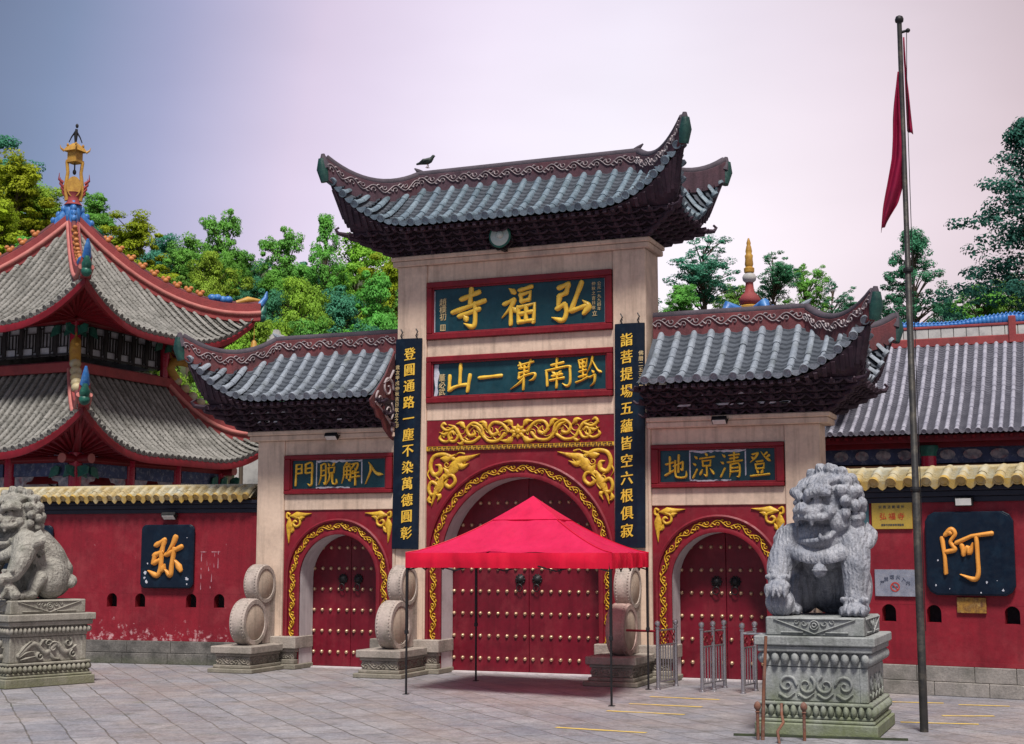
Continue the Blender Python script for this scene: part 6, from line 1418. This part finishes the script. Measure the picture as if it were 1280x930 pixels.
def tree(nm, u, vtop, dep, px, vbot, label, group='trees on the hillside', name='tree'):
    """crown filling px wide between vtop and vbot of the picture at distance dep, standing on the slope"""
    a, b = at_depth(u, vtop, dep), at_depth(u, vbot, dep); hgt = a.z-b.z; z0 = hill_z(a.x, a.y); wd_ = px/1790.56*dep*1.14
    t = thing(name, label, 'tree', (a.x, a.y, min(z0, b.z-.5)), random.uniform(0, 6.28), group)
    cm, tm = KIND[nm]; base = b.z-min(z0, b.z-.5)
    for nn, me, zz in (('crown', cm, base), ('trunk', tm, base)):
        o = bpy.data.objects.new(nn, me); COL.objects.link(o); o.parent = t; o.location = (0, 0, base); o.scale = (wd_/.74, wd_/.74, hgt)
    return t
random.seed(21)
TREES = [
 # (kind, u, vtop, depth, crown px, vbot, label)
 ('dt', -18, 150, 96, 120, 300, 'dark tree crown at the top of the slope, at the left edge of the sky'),
 ('ry', 22, 188, 90, 110, 330, 'sunlit yellow-green tree on the slope left of the gold pavilion finial'),
 ('ry', -8, 232, 82, 110, 380, 'yellow-green tree at the left edge below the dark hilltop crown'),
 ('rb', 62, 232, 92, 90, 340, 'bright green tree directly behind the gold pavilion finial'),
 ('dg', 122, 236, 96, 70, 330, 'dark round crown just right of the pavilion finial'),
 ('ry', 168, 262, 90, 95, 380, 'yellow-green tree above the right hip of the pavilion roof'),
 ('dt', 206, 288, 96, 70, 380, 'low teal crown between the yellow-green tree and the tall dark one'),
 ('dg', 285, 256, 88, 62, 400, 'tall dark tree standing above the forest left of the gate tower'),
 ('rg', 240, 290, 82, 80, 400, 'green crown behind the blue cloud ornaments of the pavilion roof'),
 ('rb', 265, 312, 74, 70, 430, 'bright green tree above the right tip of the pavilion roof'),
 ('dt', 322, 316, 100, 62, 420, 'small teal crown in the dip of the treeline'),
 ('dg', 362, 278, 92, 66, 420, 'dark rounded crown rising right of the dip in the treeline'),
 ('sg', 408, 268, 86, 72, 430, 'pointed green tree, highest left of the gate tower'),
 ('rb', 446, 288, 88, 84, 430, 'bright yellow-green tree under the left tip of the central roof'),
 ('ry', 486, 312, 84, 80, 440, 'yellow-lit tree touching the left tower pillar'),
 ('dg', 474, 330, 66, 80, 500, 'green tree with a bare trunk beside the left tower pillar'),
 ('dt', 430, 350, 70, 92, 500, 'deep teal tree in the middle of the forest left of the tower'),
 ('rb', 372, 342, 66, 74, 500, 'bright green tree with a yellow top above the left side roof'),
 ('dt', 336, 352, 76, 70, 500, 'teal tree behind the pavilion roof tip'),
 ('rg', 396, 392, 58, 72, 520, 'green shrubby tree just above the left side roof ridge'),
 ('rb', 306, 384, 56, 70, 520, 'light green tree between the pavilion roof tip and the white house'),
 ('rb', 292, 412, 50, 60, 520, 'small light green tree beneath the pavilion roof tip'),
 ('dt', 455, 398, 56, 70, 520, 'teal tree low against the left tower pillar'),
 ('ry', 182, 320, 72, 90, 440, 'orange-tinged yellow tree close behind the pavilion hip ridge'),
 ('dg', 224, 342, 72, 80, 450, 'green tree behind the lower part of the pavilion hip ridge'),
 ('dt', 100, 270, 84, 80, 380, 'teal tree in the shade behind the pavilion roof apex'),
 ('rg', 40, 290, 74, 90, 420, 'green tree behind the left hip of the pavilion roof'),
 ('rb', 205, 575, 50, 60, 640, 'bright green shrub seen between the pavilion columns'),
 ('rb', 214, 452, 52, 70, 640, 'light green shrub filling the gap beside the pavilion under its lower roof'),
 ('dg', 246, 470, 56, 70, 640, 'green shrub low between the pavilion and the left side roof'),
 ('at', 878, 288, 62, 104, 396, 'airy round tree beside the right edge of the central roof'),
 ('rg', 850, 352, 58, 60, 440, 'low green tree at the foot of the airy round tree'),
 ('at2', 966, 308, 60, 74, 400, 'sparse spiky tree right of the red and gold spire'),
 ('ag', 1004, 324, 62, 64, 420, 'thin tree second right of the spire'),
 ('at', 1040, 345, 64, 58, 420, 'small sparse tree by the tip of the right side roof'),
 ('st', 1140, 286, 58, 100, 420, 'pointed airy tree behind the flagpole'),
 ('dt', 1186, 372, 62, 60, 450, 'low teal tree between the flagpole and the dark cedar'),
 ('rg', 1222, 352, 58, 70, 440, 'green tree in front of the dark cedar'),
 ('dg', 1262, 338, 60, 80, 440, 'dense green tree above the temple hall at the right edge'),
 ('rg', 918, 352, 66, 62, 430, 'low green tree just left of the red and gold spire'),
 ('dt', 1092, 372, 64, 60, 450, 'low teal tree between the right roof tip and the flagpole'),
 ('cd', 1292, 150, 48, 190, 400, 'tall dark cedar with level branches at the right edge'),
]
for q in TREES: tree(*q)
OUTL = ([-20, 5, 35, 70, 120, 165, 205, 240, 285, 325, 362, 400, 440, 475, 505], [160, 165, 200, 240, 248, 275, 302, 300, 285, 330, 300, 290, 305, 335, 335])
KL = {'ry': 'yellow-green', 'rb': 'bright green', 'rg': 'mid green', 'dt': 'teal', 'dg': 'deep green', 'db': 'lime green'}
for i, (u, drop, dep, k, px) in enumerate(((10, 40, 104, 'rb', 92), (52, 30, 104, 'rg', 84), (92, 24, 104, 'db', 84), (142, 26, 104, 'rg', 84), (186, 22, 104, 'db', 80), (226, 22, 104, 'rg', 80), (262, 34, 104, 'db', 80), (304, 22, 106, 'rg', 76), (344, 24, 106, 'db', 80), (384, 26, 106, 'dt', 80), (424, 26, 106, 'rg', 80), (462, 26, 106, 'db', 80), (500, 20, 106, 'rg', 80),
        (150, 70, 78, 'db', 84), (196, 62, 76, 'rb', 80), (252, 76, 72, 'db', 78), (318, 74, 80, 'db', 78), (352, 92, 74, 'rb', 70), (412, 84, 72, 'rb', 80), (452, 72, 78, 'db', 84), (492, 60, 76, 'rb', 80), (432, 120, 62, 'rg', 70), (476, 96, 62, 'rb', 74), (372, 132, 58, 'dt', 70))):
    ORD = 'first second third fourth fifth sixth seventh eighth ninth tenth eleventh twelfth thirteenth'.split()
    far = dep > 100
    nth = ORD[i] if far else ORD[[150, 196, 252, 318, 352, 372, 412, 432, 452, 476, 492].index(u)]
    tree(k, u, np.interp(u, *OUTL)+drop, dep, px, np.interp(u, *OUTL)+drop+150, KL[k]+' crown, '+nth+' from the left in the '+('far row under the skyline' if far else 'nearer row of the forest'), 'packed crowns of the forest')
for u, v, dep, k in ((-60, 200, 84, 'rg'), (-110, 170, 90, 'dg'), (1400, 300, 60, 'rg'), (1340, 330, 58, 'dg')):
    tree(k, u, v, dep, 120, v+170, 'tree beyond the edge of the picture', 'trees outside the view')
tree('rg', 640, 330, 80, 120, 520, 'tree on the slope hidden behind the gate tower')
tree('dg', 560, 330, 80, 120, 520, 'tree on the slope hidden behind the left tower pillar')
tree('rg', 720, 345, 80, 120, 520, 'tree on the slope hidden behind the signboards')
tree('dt', 790, 345, 76, 100, 520, 'tree on the slope hidden behind the right tower pillar')
